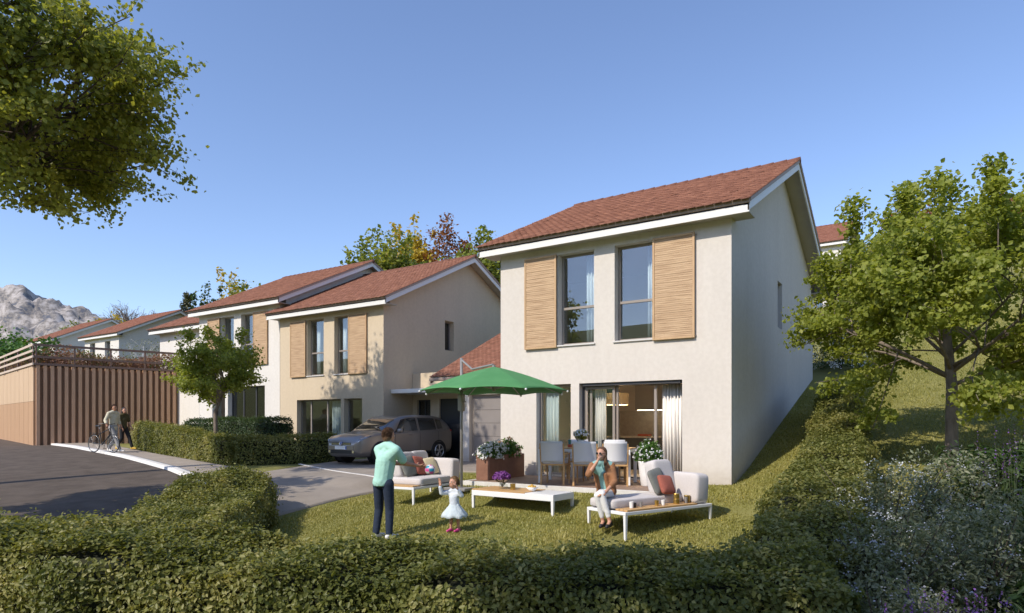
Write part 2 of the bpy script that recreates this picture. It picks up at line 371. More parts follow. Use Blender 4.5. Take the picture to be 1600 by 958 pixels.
# ------------------------------------------------------------------ the ground, roads, paving
U0, W0, WD, DP = -3.658, 13.58, 5.661, 9.58       # first house: right front corner, width, depth
U2, W2 = -16.514, 16.806                          # second house
U3, W3, ZB3 = -22.45, 17.0, .66                   # third house
FOOT = [(U0-WD, U0, W0, W0+DP), (U2-WD, U2, W2, W2+DP), (U3-WD, U3, W3, W3+DP), (-13.4, U0-WD+.02, 17.0, 23.5), (U2+.0, -13.3, 18.35, 23.5)]
def ground_sheet():
    ax = list(np.arange(-44, 14.01, .35)); g = .4; x = ax[-1]
    while x < 5000: g *= 1.16; x += g; ax.append(x)
    g = .4; x = ax[0]
    while x > -5000: g *= 1.16; x -= g; ax.insert(0, x)
    ay = list(np.arange(-4, 36.01, .35)); g = .4; y = ay[-1]
    while y < 5000: g *= 1.16; y += g; ay.append(y)
    g = .4; y = ay[0]
    while y > -3000: g *= 1.2; y -= g; ay.insert(0, y)
    for a, b, c, d in FOOT:
        ax += [a+.06, a+.24, b-.06, b-.24]; ay += [c+.06, c+.24, d-.06, d-.24]
    ax = np.unique(np.round(ax, 3)); ay = np.unique(np.round(ay, 3))
    X, Y = np.meshgrid(ax, ay); Z = H(X, Y)
    for a, b, c, d in FOOT:
        ins = (X > a+.2) & (X < b-.2) & (Y > c+.2) & (Y < d-.2); Z = np.where(ins, np.minimum(Z, -.3), Z)
    # under terrace, paving and road the soil lies a little lower than their surface
    far = np.hypot(X, Y); Z = Z - np.clip((far - 900) / 900, 0, 1) * (Z + 2)
    n, m = X.shape; V = np.stack([X, Y, Z], -1).reshape(-1,3)
    i = np.arange(n*m).reshape(n,m); F = np.stack([i[:-1,:-1], i[:-1,1:], i[1:,1:], i[1:,:-1]], -1).reshape(-1,4)
    m_ = pmat('lawn_soil', (.17,.17,.05), (.24,.225,.08), scale=.9, rough=1, bump=.6, bscale=60, detail=9, spec=.1)
    tag(npmesh('ground', V, F, m_, smooth=True), 'mown green lawn and hillside meadow', kind='structure')
ground_sheet()
def drape(name, A, Bp, mat, off, label, nu=80, nv=30, kind='structure', skirt=.25):
    """sheet between the polylines A and Bp (same length), lying off above the terrain"""
    def res(P, n):
        P = np.array(P, float); d = np.r_[0, np.cumsum(np.linalg.norm(np.diff(P, axis=0), axis=1))]
        t = np.linspace(0, d[-1], n); return np.stack([np.interp(t, d, P[:,0]), np.interp(t, d, P[:,1])], 1)
    a, b = res(A, nu), res(Bp, nu); t = np.linspace(0, 1, nv)[None,:,None]
    P = a[:,None]*(1-t) + b[:,None]*t; Z = H(P[...,0], P[...,1]) + off
    V = np.concatenate([P, Z[...,None]], -1); V2 = V.copy(); V2[...,2] -= skirt
    n = nu*nv; i = np.arange(n).reshape(nu,nv)
    F = [np.stack([i[:-1,:-1], i[1:,:-1], i[1:,1:], i[:-1,1:]], -1).reshape(-1,4)]
    for e in (i[0], i[-1], i[:,0], i[:,-1]): F.append(np.stack([e[:-1], e[1:], e[1:]+n, e[:-1]+n], -1))
    o = npmesh(name, np.concatenate([V.reshape(-1,3), V2.reshape(-1,3)]), np.concatenate(F), mat)
    fixnormals(o); tag(o, label, kind=kind); return o
KERB = [(-11.4,7.75), (-14.0,8.75), (-18.3,10.15), (-23.6,11.45), (-30.8,12.85), (-36.2,13.45), (-44.5,21.5)]
def shift(P, d):
    P = np.array(P); T = np.gradient(P, axis=0); T /= np.linalg.norm(T, axis=1, keepdims=True)
    return P + np.stack([-T[:,1], T[:,0]], 1) * d
drape('road', shift(KERB, .0), [(-9.8,-1.5),(-13.5,1.0),(-17.5,3.9),(-20.5,5.2),(-26,6.7),(-34,8.2),(-52,14)], 'asphalt', .03, 'dark asphalt road rising past the wooden building', nu=140, nv=60)
drape('kerb', shift(KERB, -.02)[1:6], shift(KERB, -.30)[1:6], 'kerbstone', .10, 'pale concrete kerb along the road', nu=120, nv=4, skirt=.35)
drape('pavement', shift(KERB, -.28)[1:6], [(-15.2,11.0),(-18.75,11.7),(-24,12.75),(-31,14.4),(-34,14.6)], 'pavement', .085, 'beige pavement between kerb and clipped hedge', nu=120, nv=16)
drape('driveway', [(-11.0,8.0),(-11.0,10.5),(-10.9,13.9),(-9.4,14.2),(-9.4,17.05)], [(-15.1,9.25),(-15.4,11.0),(-16.5,14.7),(-16.6,16.6),(-16.55,18.3)], 'driveway', .045, 'grey paved driveway in front of garage', nu=110, nv=60)
drape('driveway_line', [(-16.55,13.2),(-11.05,11.2)], [(-16.55,13.3),(-11.05,11.3)], 'line_paint', .056, 'pale edging line across the driveway', nu=60, nv=3, skirt=.02)
# ------------------------------------------------------------------ grass on the lawns
def grass(name, region, n, hgt, label):
    pts = []
    (u0,u1),(w0,w1) = region['box']; U = rng.uniform(u0,u1,n); W = rng.uniform(w0,w1,n)
    k = region['keep'](U, W); U, W = U[k], W[k]; n = len(U)
    nz = Noise3(3, f=1.1)(np.stack([U,W,U*0],1)); nz2 = Noise3(5, f=4)(np.stack([U,W,U*0],1))
    h = hgt * rng.uniform(.45,1.35,n) * (1 + .30*nz); a = rng.uniform(0,6.28,n); w = .006 + .004*rng.random(n) + hgt*.06
    P = np.stack([U, W, H(U,W)-.004], 1); s = np.stack([np.cos(a), np.sin(a), a*0],1)*w[:,None]
    l = np.stack([np.cos(a+1.6+rng.normal(0,.5,n)), np.sin(a+1.6), a*0],1)*(h*rng.uniform(.2,.9,n))[:,None]
    tip = P + l; tip[:,2] += h
    V = np.stack([P-s, P+s, tip],1).reshape(-1,3); F = np.arange(n*3).reshape(-1,3)
    t = np.clip(.48 + .26*nz + .16*nz2 + rng.normal(0,.22,n), 0, 1)
    tag(npmesh(name, V, F, 'grass', tint=np.repeat(t,3)), label, 'grass', kind='stuff')
def keep_lawn(U, W):
    k = (W > 5.0) & ~((U > -8.8) & (U < -4.45) & (W > 11.25)) & (U > -10.95) & (U < -1.2)
    k &= ~((U < -9.3) & (W > 13.4)) & ~((U > U0-WD-.05) & (U < U0+.02) & (W > W0-.02)); return k
grass('lawn_grass', dict(box=((-11,-1.2),(4.6,22)), keep=keep_lawn), 330000, .034, 'short mown lawn grass around the seating')
grass('meadow_grass', dict(box=((-1.3,14),(7,34)), keep=lambda U,W: (U > -1.4)), 260000, .045, 'sunlit grass on the slope behind the maple')
# ------------------------------------------------------------------ houses
def wall_grid(mb, along, a0, a1, z0, z1, pos, thick, openings):
    """wall slab with rectangular openings; along 'x' (outer face at y=pos, inner at pos+thick) or 'y' (outer face at x=pos)"""
    As = sorted({a0, a1, *[o[0] for o in openings], *[o[1] for o in openings]}); Zs = sorted({z0, z1, *[o[2] for o in openings], *[o[3] for o in openings]})
    hole = lambda i, j: any(o[0] <= (As[i]+As[i+1])/2 <= o[1] and o[2] <= (Zs[j]+Zs[j+1])/2 <= o[3] for o in openings)
    P = (lambda a, d, z: (a, pos + d*thick, z)) if along == 'x' else (lambda a, d, z: (pos + d*thick, a, z))
    nA, nZ = len(As)-1, len(Zs)-1
    for i in range(nA):
        for j in range(nZ):
            if hole(i, j): continue
            A0, A1, Z0_, Z1_ = As[i], As[i+1], Zs[j], Zs[j+1]
            q = lambda *p: mb.add(p, [(0,1,2,3)])
            q(P(A0,0,Z0_),P(A1,0,Z0_),P(A1,0,Z1_),P(A0,0,Z1_)); q(P(A0,1,Z0_),P(A0,1,Z1_),P(A1,1,Z1_),P(A1,1,Z0_))
            if i == 0 or hole(i-1,j): q(P(A0,0,Z0_),P(A0,0,Z1_),P(A0,1,Z1_),P(A0,1,Z0_))
            if i == nA-1 or hole(i+1,j): q(P(A1,0,Z0_),P(A1,1,Z0_),P(A1,1,Z1_),P(A1,0,Z1_))
            if j == 0 or hole(i,j-1): q(P(A0,0,Z0_),P(A0,1,Z0_),P(A1,1,Z0_),P(A1,0,Z0_))
            if j == nZ-1 or hole(i,j+1): q(P(A0,0,Z1_),P(A1,0,Z1_),P(A1,1,Z1_),P(A0,1,Z1_))
    return mb
def curtain_strip(name, x0, x1, y, z0, z1, parent, waves=5, amp=.03):
    n = waves*8; mb = MB(); vs = []; 
    for i in range(n+1):
        t = i/n; x = x0 + (x1-x0)*t; d = amp*math.sin(t*waves*6.283) + .3*amp*math.sin(t*waves*15+1)
        vs += [(x, y+d*1.2, z0), (x, y+d*.9, z1)]
    mb.add(vs, [(2*i, 2*i+2, 2*i+3, 2*i+1) for i in range(n)])
    o = mb.build(name, 'curtain', parent, smooth=True); s = o.modifiers.new('solid','SOLIDIFY'); s.thickness = .004; return o
def window(house, x0, x1, z0, z1, mull=(), trans=None, recess=.19, fw=.055, frame='taupe_frame', sill=True, curtain=None, glass='glass', dep=.06):
    fr = MB(); y0, y1 = recess, recess+dep
    fr.box(x0,x0+fw,y0,y1,z0,z1); fr.box(x1-fw,x1,y0,y1,z0,z1); fr.box(x0+fw,x1-fw,y0,y1,z1-fw,z1); fr.box(x0+fw,x1-fw,y0,y1,z0,z0+fw)
    w = fr.build('window', frame, house, bevel=.004)
    xs = [x0+fw] + list(mull) + [x1-fw]
    for m in mull: B(m-.03,m+.03,y0-.004,y1+.004,z0+fw,z1-fw).build('mullion', frame, w, bevel=.004)
    if trans: B(x0+fw,x1-fw,y0-.006,y1+.006,trans-.028,trans+.028).build('transom', frame, w, bevel=.004)
    for a, b in zip(xs[:-1], xs[1:]):
        a += .03 if a != xs[0] else 0; b -= .03 if b != xs[-1] else 0
        for c, d in (((z0+fw, trans-.028), (trans+.028, z1-fw)) if trans else ((z0+fw, z1-fw),)):
            B(a,b,y0+.02,y0+.028,c,d).build('pane', glass, w)
    if sill: B(x0-.03,x1+.03,-.04,recess,z0-.03,z0+.004).build('sill', 'sill', w, bevel=.004)
    if curtain: curtain_strip('curtain', curtain[0], curtain[1], y1+.09, z0+.03, z1-.02, w, waves=4)
    return w
def shutter(house, x0, x1, z0, z1):
    s = MB(); y0, y1 = -.075, -.03; f = .045
    s.box(x0,x0+f,y0,y1,z0,z1); s.box(x1-f,x1,y0,y1,z0,z1); s.box(x0+f,x1-f,y0,y1,z1-f,z1); s.box(x0+f,x1-f,y0,y1,z0,z0+f)
    o = s.build('shutter', 'shutter_frame', house, bevel=.004)
    sl = MB(); z = z0+f+.004; p = .043
    while z + p < z1-f+.02:
        zt = min(z+p-.0015, z1-f); j = rnd(-.002,.002)
        sl.hexa([(x0+f,y0+.012+j,z),(x1-f,y0+.012+j,z),(x1-f,y1-.012,z),(x0+f,y1-.012,z),(x0+f,y0+.016+j,zt),(x1-f,y0+.016+j,zt),(x1-f,y1-.012,zt),(x0+f,y1-.012,zt)]); z += p
    tag(sl.build('slats', 'shutter_wood', o), 'narrow horizontal timber slats', kind='stuff')
    tr = B(x0-.02, x1+.02, -.03, -.004, z1-.06, z1-.03).build('shutter_rail', 'taupe_frame', o)
    B(x0-.02, x1+.02, -.03, -.004, z0+.03, z0+.06).build('shutter_rail', 'taupe_frame', o)
    return o
def tile_slope(name, parent, x0, x1, ye, ze, yr, zr, mat='tiles', course=.135, tw=.175):
    """real overlapping tiles from eave (ye,ze) to ridge (yr,zr)"""
    L = math.hypot(yr-ye, zr-ze); dy, dz = (yr-ye)/L, (zr-ze)/L; sgn = 1 if yr > ye else -1
    ny, nz = -dz*sgn, dy*sgn; V = []; F = []; T = []
    nc = int(L/course)+1; cw = L/nc; nt = int((x1-x0)/tw); w = (x1-x0)/nt
    ny, nz = (-dz, dy) if dy > 0 else (dz, -dy)
    for c in range(nc):
        off = (c % 2) * w * .5
        edges = [x0] + [x0+off+w*i for i in range(1 if off == 0 else 0, nt+1) if x0+.02 < x0+off+w*i < x1-.02] + [x1]
        for a, b in zip(edges[:-1], edges[1:]):
            s0 = c*cw - (.03 if c else .06); s1 = (c+1)*cw; j = random.gauss(0,.0035); g = .004
            up0, up1 = .030+j, .012+j*.5
            k = len(V)
            for s, u, d in ((s0,up0,0),(s1,up1,0),(s0,up0,.02),(s1,up1,.02)):
                for x in (a+g, b-g): V.append((x, ye+dy*s+ny*(u-d), ze+dz*s+nz*(u-d)))
            F += [(k,k+1,k+3,k+2),(k,k+4,k+5,k+1),(k,k+2,k+6,k+4),(k+1,k+5,k+7,k+3)]
            t = min(max(random.gauss(.45,.25),0),1); T += [t]*8
    o = npmesh(name, V, F, mat, parent, T); fixnormals(o); tag(o, 'rows of small flat red clay tiles', kind='stuff'); return o
def gable_roof(house, x0, x1, y0, y1, ze, zr, tiles='tiles', fasc=.20, board='white_paint', wall_x=None):
    """x0..x1 rake to rake, y0/y1 eaves, ze = top of roof at eave, zr = ridge"""
    ym = (y0+y1)/2; sl = (zr-ze)/(ym-y0); th = .13
    deck = MB()
    for (ya, yb) in ((y0,ym),(ym,y1)):
        za, zb_ = (ze,zr) if ya == y0 else (zr,ze)
        deck.hexa([(x0+.02,ya,za-th),(x1-.02,ya,za-th),(x1-.02,yb,zb_-th),(x0+.02,yb,zb_-th),(x0+.02,ya,za-.004),(x1-.02,ya,za-.004),(x1-.02,yb,zb_-.004),(x0+.02,yb,zb_-.004)])
    roof = deck.build('roof', 'soffit', house)
    tile_slope('tile_slope', roof, x0-.035, x1+.035, y0-.05, ze-.05*sl, ym, zr, tiles); tile_slope('tile_slope', roof, x0-.035, x1+.035, y1+.05, ze-.05*sl, ym, zr, tiles)
    rd = MB(); x = x0-.04
    while x < x1+.04-.02:
        e = min(x+.33, x1+.04); rd.tube([(x,ym,zr-.015),(e,ym,zr-.005)], [.075,.085], 8); x = e
    tag(rd.build('ridge_tiles', tiles if tiles == 'tiles' else tiles, roof, smooth=True), None, kind='stuff')
    for ya, sg in ((y0,1),(y1,-1)):     # eaves: fascia board, gutter
        yy = sorted((ya, ya+sg*.03)); B(x0,x1,yy[0],yy[1],ze-.075-fasc,ze-.045).build('fascia', board, roof, bevel=.003)
        g = sorted((ya-sg*.035, ya-sg*.002)); B(x0-.02,x1+.02,g[0],g[1],ze-.105,ze-.012).build('gutter', 'gutter', roof, bevel=.012)
    for xa, sg in ((x0,1),(x1,-1)):     # rakes: white boards under the tile edge, dark tile edge on top
        for ya, za, yb, zb_ in ((y0,ze,ym,zr),(y1,ze,ym,zr)):
            xx = sorted((xa, xa+sg*.03)); b0 = fasc+.045
            m_ = MB().hexa([(xx[0],ya,za-b0),(xx[1],ya,za-b0),(xx[1],yb,zb_-b0),(xx[0],yb,zb_-b0),(xx[0],ya,za-.03),(xx[1],ya,za-.03),(xx[1],yb,zb_-.03),(xx[0],yb,zb_-.03)])
            fixnormals(m_.build('rake_board', board, roof))
            xx = sorted((xa-sg*.03, xa-sg*.001))
            m_ = MB().hexa([(xx[0],ya,za-.075),(xx[1],ya,za-.075),(xx[1],yb,zb_-.075),(xx[0],yb,zb_-.075),(xx[0],ya,za+.004),(xx[1],ya,za+.004),(xx[1],yb,zb_+.004),(xx[0],yb,zb_+.004)])
            fixnormals(m_.build('verge_strip', 'gutter', roof))
    return roof
def house(name, label, Ur, Wf, zb, wallmat, fro, gab, wd=WD, dp=DP, oh=.34, ohs=.43, ze=5.64, zr=8.08, zw=5.40, base=-1.0, tiles='tiles', ohl=None):
    """openings: fro on the facade as (x0,x1,z0,z1) with x from the left corner; gab on the right gable as (y0,y1,z0,z1)"""
    h = empty(name, (Ur-wd, Wf, zb)); tag(h, label, 'house', 'white and sand rendered row of houses')
    T = .30
    wall_grid(MB(), 'x', 0, wd, base, zw, 0, T, fro).build('wall', wallmat, h)
    ym = dp/2; zt = zr - .16; zs = ze-.15 + oh*(zr-ze)/(ym+oh)   # underside of roof over the wall plane
    zg = lambda y: ze-.16 + (zr-ze)*( (y+oh) if y < ym else (dp-y+oh))/(ym+oh)
    g = wall_grid(MB(), 'y', T, dp-T, base, zw, wd, -T, gab)
    g.hexa([(wd-T,T,zw),(wd,T,zw),(wd,ym,zw),(wd-T,ym,zw),(wd-T,T,zg(T)),(wd,T,zg(T)),(wd,ym,zg(ym)),(wd-T,ym,zg(ym))])
    g.hexa([(wd-T,ym,zw),(wd,ym,zw),(wd,dp-T,zw),(wd-T,dp-T,zw),(wd-T,ym,zg(ym)),(wd,ym,zg(ym)),(wd,dp-T,zg(dp-T)),(wd-T,dp-T,zg(dp-T))])
    fixnormals(g.build('wall', wallmat, h))
    g = wall_grid(MB(), 'y', T, dp-T, base, zw, 0, T, [])
    g.hexa([(0,T,zw),(T,T,zw),(T,ym,zw),(0,ym,zw),(0,T,zg(T)),(T,T,zg(T)),(T,ym,zg(ym)),(0,ym,zg(ym))])
    g.hexa([(0,ym,zw),(T,ym,zw),(T,dp-T,zw),(0,dp-T,zw),(0,ym,zg(ym)),(T,ym,zg(ym)),(T,dp-T,zg(dp-T)),(0,dp-T,zg(dp-T))])
    fixnormals(g.build('wall', wallmat, h))
    wall_grid(MB(), 'x', 0, wd, base, zw, dp, -T, []).build('wall', wallmat, h)
    # flat soffits closing the eaves
    l_ = ohs if ohl is None else ohl
    gable_roof(h, -l_, wd+ohs, -oh, dp+oh, ze, zr, tiles)
    for ya, yb in ((-oh+.035, .28), (dp-.28, dp+oh-.035)):
        B(-l_+.035, wd+ohs-.035, ya, yb, zw, zw+.02).build('soffit', 'soffit', h)
    B(T,wd-T,T,dp-T,2.55,2.80).build('storey_slab', 'wall_inside', h)
    B(T,wd-T,T,dp-T,-.14,.0).build('floor', 'floor_inside', h)
    B(T+.01,wd-T-.01,4.0,4.1,0,2.55).build('partition', 'wall_inside', h); B(T+.01,wd-T-.01,3.2,3.3,2.8,zw-.02).build('partition', 'wall_inside', h)
    B(T,wd-T,T,3.25,5.26,5.38).build('ceiling', 'wall_inside', h)
    return h
# --- first house
h1 = house('house', 'cream two-storey house standing behind the terrace and dining set', U0, W0, 0, 'render_cream',
    [(1.04,1.98,.02,2.17),(2.20,4.64,.02,2.17),(1.64,2.58,3.08,5.22),(3.09,4.0,3.08,5.22)], [(4.32,4.87,3.72,4.92)])
shutter(h1, .74, 1.625, 3.03, 5.22); shutter(h1, 4.005, 4.925, 3.03, 5.22)
window(h1, 1.64,2.58,3.08,5.22, trans=3.96, curtain=(2.22,2.52)); window(h1, 3.09,4.0,3.08,5.22, trans=3.96, curtain=(3.74,3.95))
window(h1, 1.04,1.98,.02,2.17, sill=False, curtain=(1.12,1.50), frame='taupe_frame', recess=.16)
# sliding doors: frame, two leaves pushed open, curtains
dr = MB(); dr.box(2.20,2.26,.16,.28,.02,2.17); dr.box(4.58,4.64,.16,.28,.02,2.17); dr.box(2.26,4.58,.16,.28,2.10,2.17); dr.box(2.26,4.58,.16,.28,.02,.05)
d1 = dr.build('sliding_door', 'dark_frame', h1, bevel=.004)
B(2.26,4.58,.05,.16,2.105,2.165).build('blind_box', 'dark_frame', d1)
def leaf(x0, x1, y, z0=.055, z1=2.095):
    f = .06; m_ = MB(); m_.box(x0,x0+f,y,y+.045,z0,z1); m_.box(x1-f,x1,y,y+.045,z0,z1); m_.box(x0+f,x1-f,y,y+.045,z1-f,z1); m_.box(x0+f,x1-f,y,y+.045,z0,z0+f)
    o = m_.build('door_leaf', 'taupe_frame', d1, bevel=.004); B(x0+f,x1-f,y+.018,y+.026,z0+f,z1-f).build('pane', 'glass_clear', o)
leaf(2.27,3.02,.17); leaf(2.36,3.08,.225); B(3.95,4.01,.17,.215,.055,2.095).build('door_stile', 'taupe_frame', d1, bevel=.004)
curtain_strip('curtain', 2.42,2.72,.36,.02,2.14,h1,waves=5); curtain_strip('curtain', 4.06,4.66,.37,.02,2.14,h1,waves=8,amp=.035)
m_ = MB(); m_.box(5.461,5.521,4.32,4.37,3.72,4.92); m_.box(5.461,5.521,4.82,4.87,3.72,4.92); m_.box(5.461,5.521,4.37,4.82,3.72,3.77); m_.box(5.461,5.521,4.37,4.82,4.87,4.92)
w_ = m_.build('window', 'taupe_frame', h1); B(5.485,5.492,4.37,4.82,3.77,4.87).build('pane', 'glass', w_)
# --- second house
h2 = house('house', 'sand coloured two-storey house with a grey car parked beside it', U2, W2, 0, 'render_sand',
    [(1.02,3.50,.02,2.17),(3.66,4.60,.02,2.17),(1.62,2.56,3.08,5.22),(3.14,3.94,3.08,5.22)], [(3.38,3.95,4.15,5.32)])
shutter(h2, .69, 1.585, 3.05, 5.22); shutter(h2, 3.945, 4.87, 3.05, 5.22)
window(h2, 1.62,2.56,3.08,5.22, trans=3.96, curtain=(1.8,2.0)); window(h2, 3.14,3.94,3.08,5.22, trans=3.96, curtain=(3.25,3.45))
window(h2, 1.02,3.50,.02,2.17, mull=(1.62,2.55), sill=False, recess=.2, curtain=(2.62,3.2)); window(h2, 3.66,4.60,.02,2.17, sill=False, recess=.2)
m_ = MB(); m_.box(5.40,5.46,3.38,3.43,4.15,5.32); m_.box(5.40,5.46,3.90,3.95,4.15,5.32); m_.box(5.40,5.46,3.43,3.90,4.15,4.2); m_.box(5.40,5.46,3.43,3.90,5.27,5.32)
w_ = m_.build('window', 'taupe_frame', h2); B(5.42,5.427,3.43,3.90,4.2,5.27).build('pane', 'glass_dark', w_)
# --- third house, attached on the far side, roof a step higher
h3 = house('house', 'white two-storey house attached to the sand coloured one, behind the street tree', U3, W3, ZB3, 'render_white',
    [(1.0,1.95,.02,2.17),(2.15,4.7,.02,2.17),(1.64,2.58,3.08,5.22),(3.09,4.0,3.08,5.22)], [], ohs=.36, base=-1.5)
shutter(h3, .74, 1.625, 3.03, 5.22); shutter(h3, 4.005, 4.925, 3.03, 5.22)
window(h3, 1.64,2.58,3.08,5.22, trans=3.96); window(h3, 3.09,4.0,3.08,5.22, trans=3.96)
window(h3, 1.0,1.95,.02,2.17, sill=False, recess=.2, frame='dark_frame'); window(h3, 2.15,4.7,.02,2.17, mull=(3.0,3.85), sill=False, recess=.2, frame='dark_frame', glass='glass_dark')
# --- lower wing beyond, with a tall blue reflecting window
h3b = house('house', 'low white wing with a tall blue window between street tree and wooden building', U3-WD-.3, W3+1.2, ZB3-.25, 'render_white',
    [(3.5,4.5,2.9,5.0),(3.5,4.5,.1,2.2)], [], wd=5.2, oh=.4, ohs=.35, base=-1.6)
window(h3b, 3.5,4.5,2.9,5.0, mull=(4.0,), trans=3.7, frame='white_paint'); window(h3b, 3.5,4.5,.1,2.2, mull=(4.0,), frame='white_paint')
# --- garage wing and entrance between the first two houses
g = empty('garage', (-13.19, 17.0, 0)); tag(g, 'cream garage with grey sectional door between the two houses', 'garage')
GX = 13.19 + (U0-WD) - .004
wall_grid(MB(), 'x', 0, GX, -.8, 2.36, 0, .25, [(.29,2.75,.0,2.18)]).build('wall', 'render_cream', g)
B(0,.25,.25,6.3,-.8,2.36).build('wall', 'render_cream', g); B(.25,GX,.25,6.3,-.1,.0).build('floor', 'floor_inside', g)
gd = MB().box(.29,.36,.14,.2,.0,2.18).box(2.68,2.75,.14,.2,.0,2.18).box(.36,2.68,.14,.2,2.11,2.18).build('door_frame', 'taupe_frame', g)
for i in range(5): B(.36,2.68,.15,.19,.004+i*.4215,.418+i*.4215).build('door_panel', 'garage_door', gd, bevel=.008)
B(.3,2.72,.2,.26,0,2.17).build('door_backing', 'car_black', gd)
# garage roof: single slope rising to the back, over the entrance as well
y0, z0_, y1, z1_ = -.30, 2.80, 6.9, 6.15
rf = MB().hexa([(-1.05,y0,z0_-.14),(GX,y0,z0_-.14),(GX,y1,z1_-.14),(-1.05,y1,z1_-.14),(-1.05,y0,z0_-.005),(GX,y0,z0_-.005),(GX,y1,z1_-.005),(-1.05,y1,z1_-.005)]).build('roof', 'soffit', g)
tile_slope('tile_slope', rf, -1.08, GX, y0, z0_, y1, z1_)
B(-1.07,GX,y0-.09,y0-.003,z0_-.16,z0_-.05).build('gutter', 'gutter', rf, bevel=.02)
MB().hexa([(-1.09,y0,z0_-.22),(-1.052,y0,z0_-.22),(-1.052,y1,z1_-.22),(-1.09,y1,z1_-.22),(-1.09,y0,z0_),(-1.052,y0,z0_),(-1.052,y1,z1_),(-1.09,y1,z1_)]).build('rake_board', 'rail_dark', rf)
B(0,GX,0,.2,2.36,2.75).build('lintel', 'render_cream', g)
B(-.0,.25,.25,6.3,2.36,2.7).build('wall', 'render_cream', g)
# entrance porch
e = empty('entrance_porch', (U2+.01, 18.3, 0)); tag(e, 'entrance porch with dark front door and narrow window under flat canopy', 'porch')
EX = -13.2 - (U2+.01)
wall_grid(MB(), 'x', 0, EX, -.6, 3.1, 0, .2, [(.22,.86,.75,2.12),(1.28,2.36,.02,2.14)]).build('wall', 'render_sand', e)
window(e, .22,.86,.75,2.12, frame='dark_frame', recess=.09, sill=False, mull=(.54,), glass='glass_dark')
dd = B(1.28,2.36,.06,.12,.02,2.14).build('front_door', 'dark_door', e, bevel=.006); MB().tube([(2.2,.03,.9),(2.2,.03,1.5)], .014, 8).build('handle', 'grey_metal', dd)
B(.0,EX-.01,-1.15,-.01,2.32,2.46).build('canopy', 'white_paint', e, bevel=.01)
B(.03,EX-.05,.25,3.2,-.1,.0).build('floor', 'floor_inside', e); B(.03,EX-.05,3.0,3.1,0,3.0).build('partition', 'wall_inside', e); B(.03,EX-.05,.21,3.0,2.6,2.7).build('ceiling', 'wall_inside', e)
# --- kitchen and lamp seen through the open door
k = empty('kitchen_unit', (U0-WD+.9, W0+2.95, 0)); tag(k, 'dark kitchen counter with stone worktop seen through the open door', 'kitchen counter')
B(.45,4.3,.2,.8,.0,.86).build('base_cabinet', 'kitchen_dark', k, bevel=.004); B(.42,4.33,.17,.82,.86,.90).build('worktop', 'worktop', k, bevel=.004)
for i in range(6): B(.47+i*.64,1.08+i*.64,.185,.199,.06,.84).build('cabinet_front', 'kitchen_dark', k, bevel=.003)
B(.45,4.3,.95,1.02,.9,1.6).build('splashback', 'worktop', k)
kc = B(1.2,4.3,.55,1.0,1.62,2.3).build('wall_cabinet', 'kitchen_mid', k); 
for i in range(5): B(1.22+i*.62,1.80+i*.62,.535,.549,1.64,2.28).build('cabinet_front', 'kitchen_mid', kc, bevel=.003)
B(-.1,.43,.1,.95,0,2.3).build('tall_cabinet', 'kitchen_dark', k)
B(1.35,1.65,.35,.65,.905,.96).build('red_dish', 'ceramic_red', k, bevel=.02)
pl = empty('pendant_lamp', (-6.65, 14.62, 2.55)); tag(pl, 'beige drum pendant lamp hanging in the kitchen', 'lamp')
sh_ = MB(); sh_.v = [(r*math.cos(j*math.pi/16), r*math.sin(j*math.pi/16), z) for r, z in ((.28,-.86),(.28,-.58),(.274,-.58),(.274,-.86)) for j in range(32)]; sh_.f = [(a*32+j, a*32+(j+1)%32, ((a+1)%4)*32+(j+1)%32, ((a+1)%4)*32+j) for a in range(4) for j in range(32)]; sh_.build('lamp_shade', 'lampshade', pl, smooth=False); MB().tube([(0,0,0),(0,0,-.62)], .008, 6).build('cord', 'car_black', pl)
bl = bpy.data.lights.new('bulb', 'POINT'); bl.energy = 38; bl.color = (1,.80,.55); bl.shadow_soft_size = .06; bo = bpy.data.objects.new('bulb', bl); COL.objects.link(bo); bo.parent = pl; bo.location = (0,0,-.72)
led = pmat('led_strip', (1,.85,.6)); led.node_tree.nodes['Principled BSDF'].inputs['Emission Color'].default_value = (1,.82,.55,1); led.node_tree.nodes['Principled BSDF'].inputs['Emission Strength'].default_value = 9
B(1.25,4.25,.60,.62,1.608,1.618).build('light_strip', 'led_strip', kc)
# ------------------------------------------------------------------ terrace
t = empty('terrace', (0,0,0)); tag(t, 'low timber deck terrace with pale border in front of the cream house', 'terrace')
TX0, TX1, TY0, TY1 = -8.78, -4.42, 11.30, W0
m_ = MB().box(TX0,TX1,TY0,TY0+.09,-.3,.006).box(TX0,TX0+.09,TY0+.09,TY1-.004,-.3,.006).box(TX1-.09,TX1,TY0+.09,TY1-.004,-.3,.006).build('border', 'concrete_edge', t, bevel=.006)
B(TX0+.09,TX1-.09,TY0+.09,TY1-.004,-.3,-.03).build('bedding', 'soil', t)
y = TY0+.095; bm_me = None
while y + .14 < TY1:
    if bm_me is None:
        o = B(TX0+.095,TX1-.095,0,.134,-.028,.0).build('deck_board', 'deck', t, bevel=.003); bm_me = o.data
    else:
        o = bpy.data.objects.new('deck_board', bm_me); COL.objects.link(o); o.parent = t
    o.location = (0, y, rnd(-.0015,.0015)); y += .1405
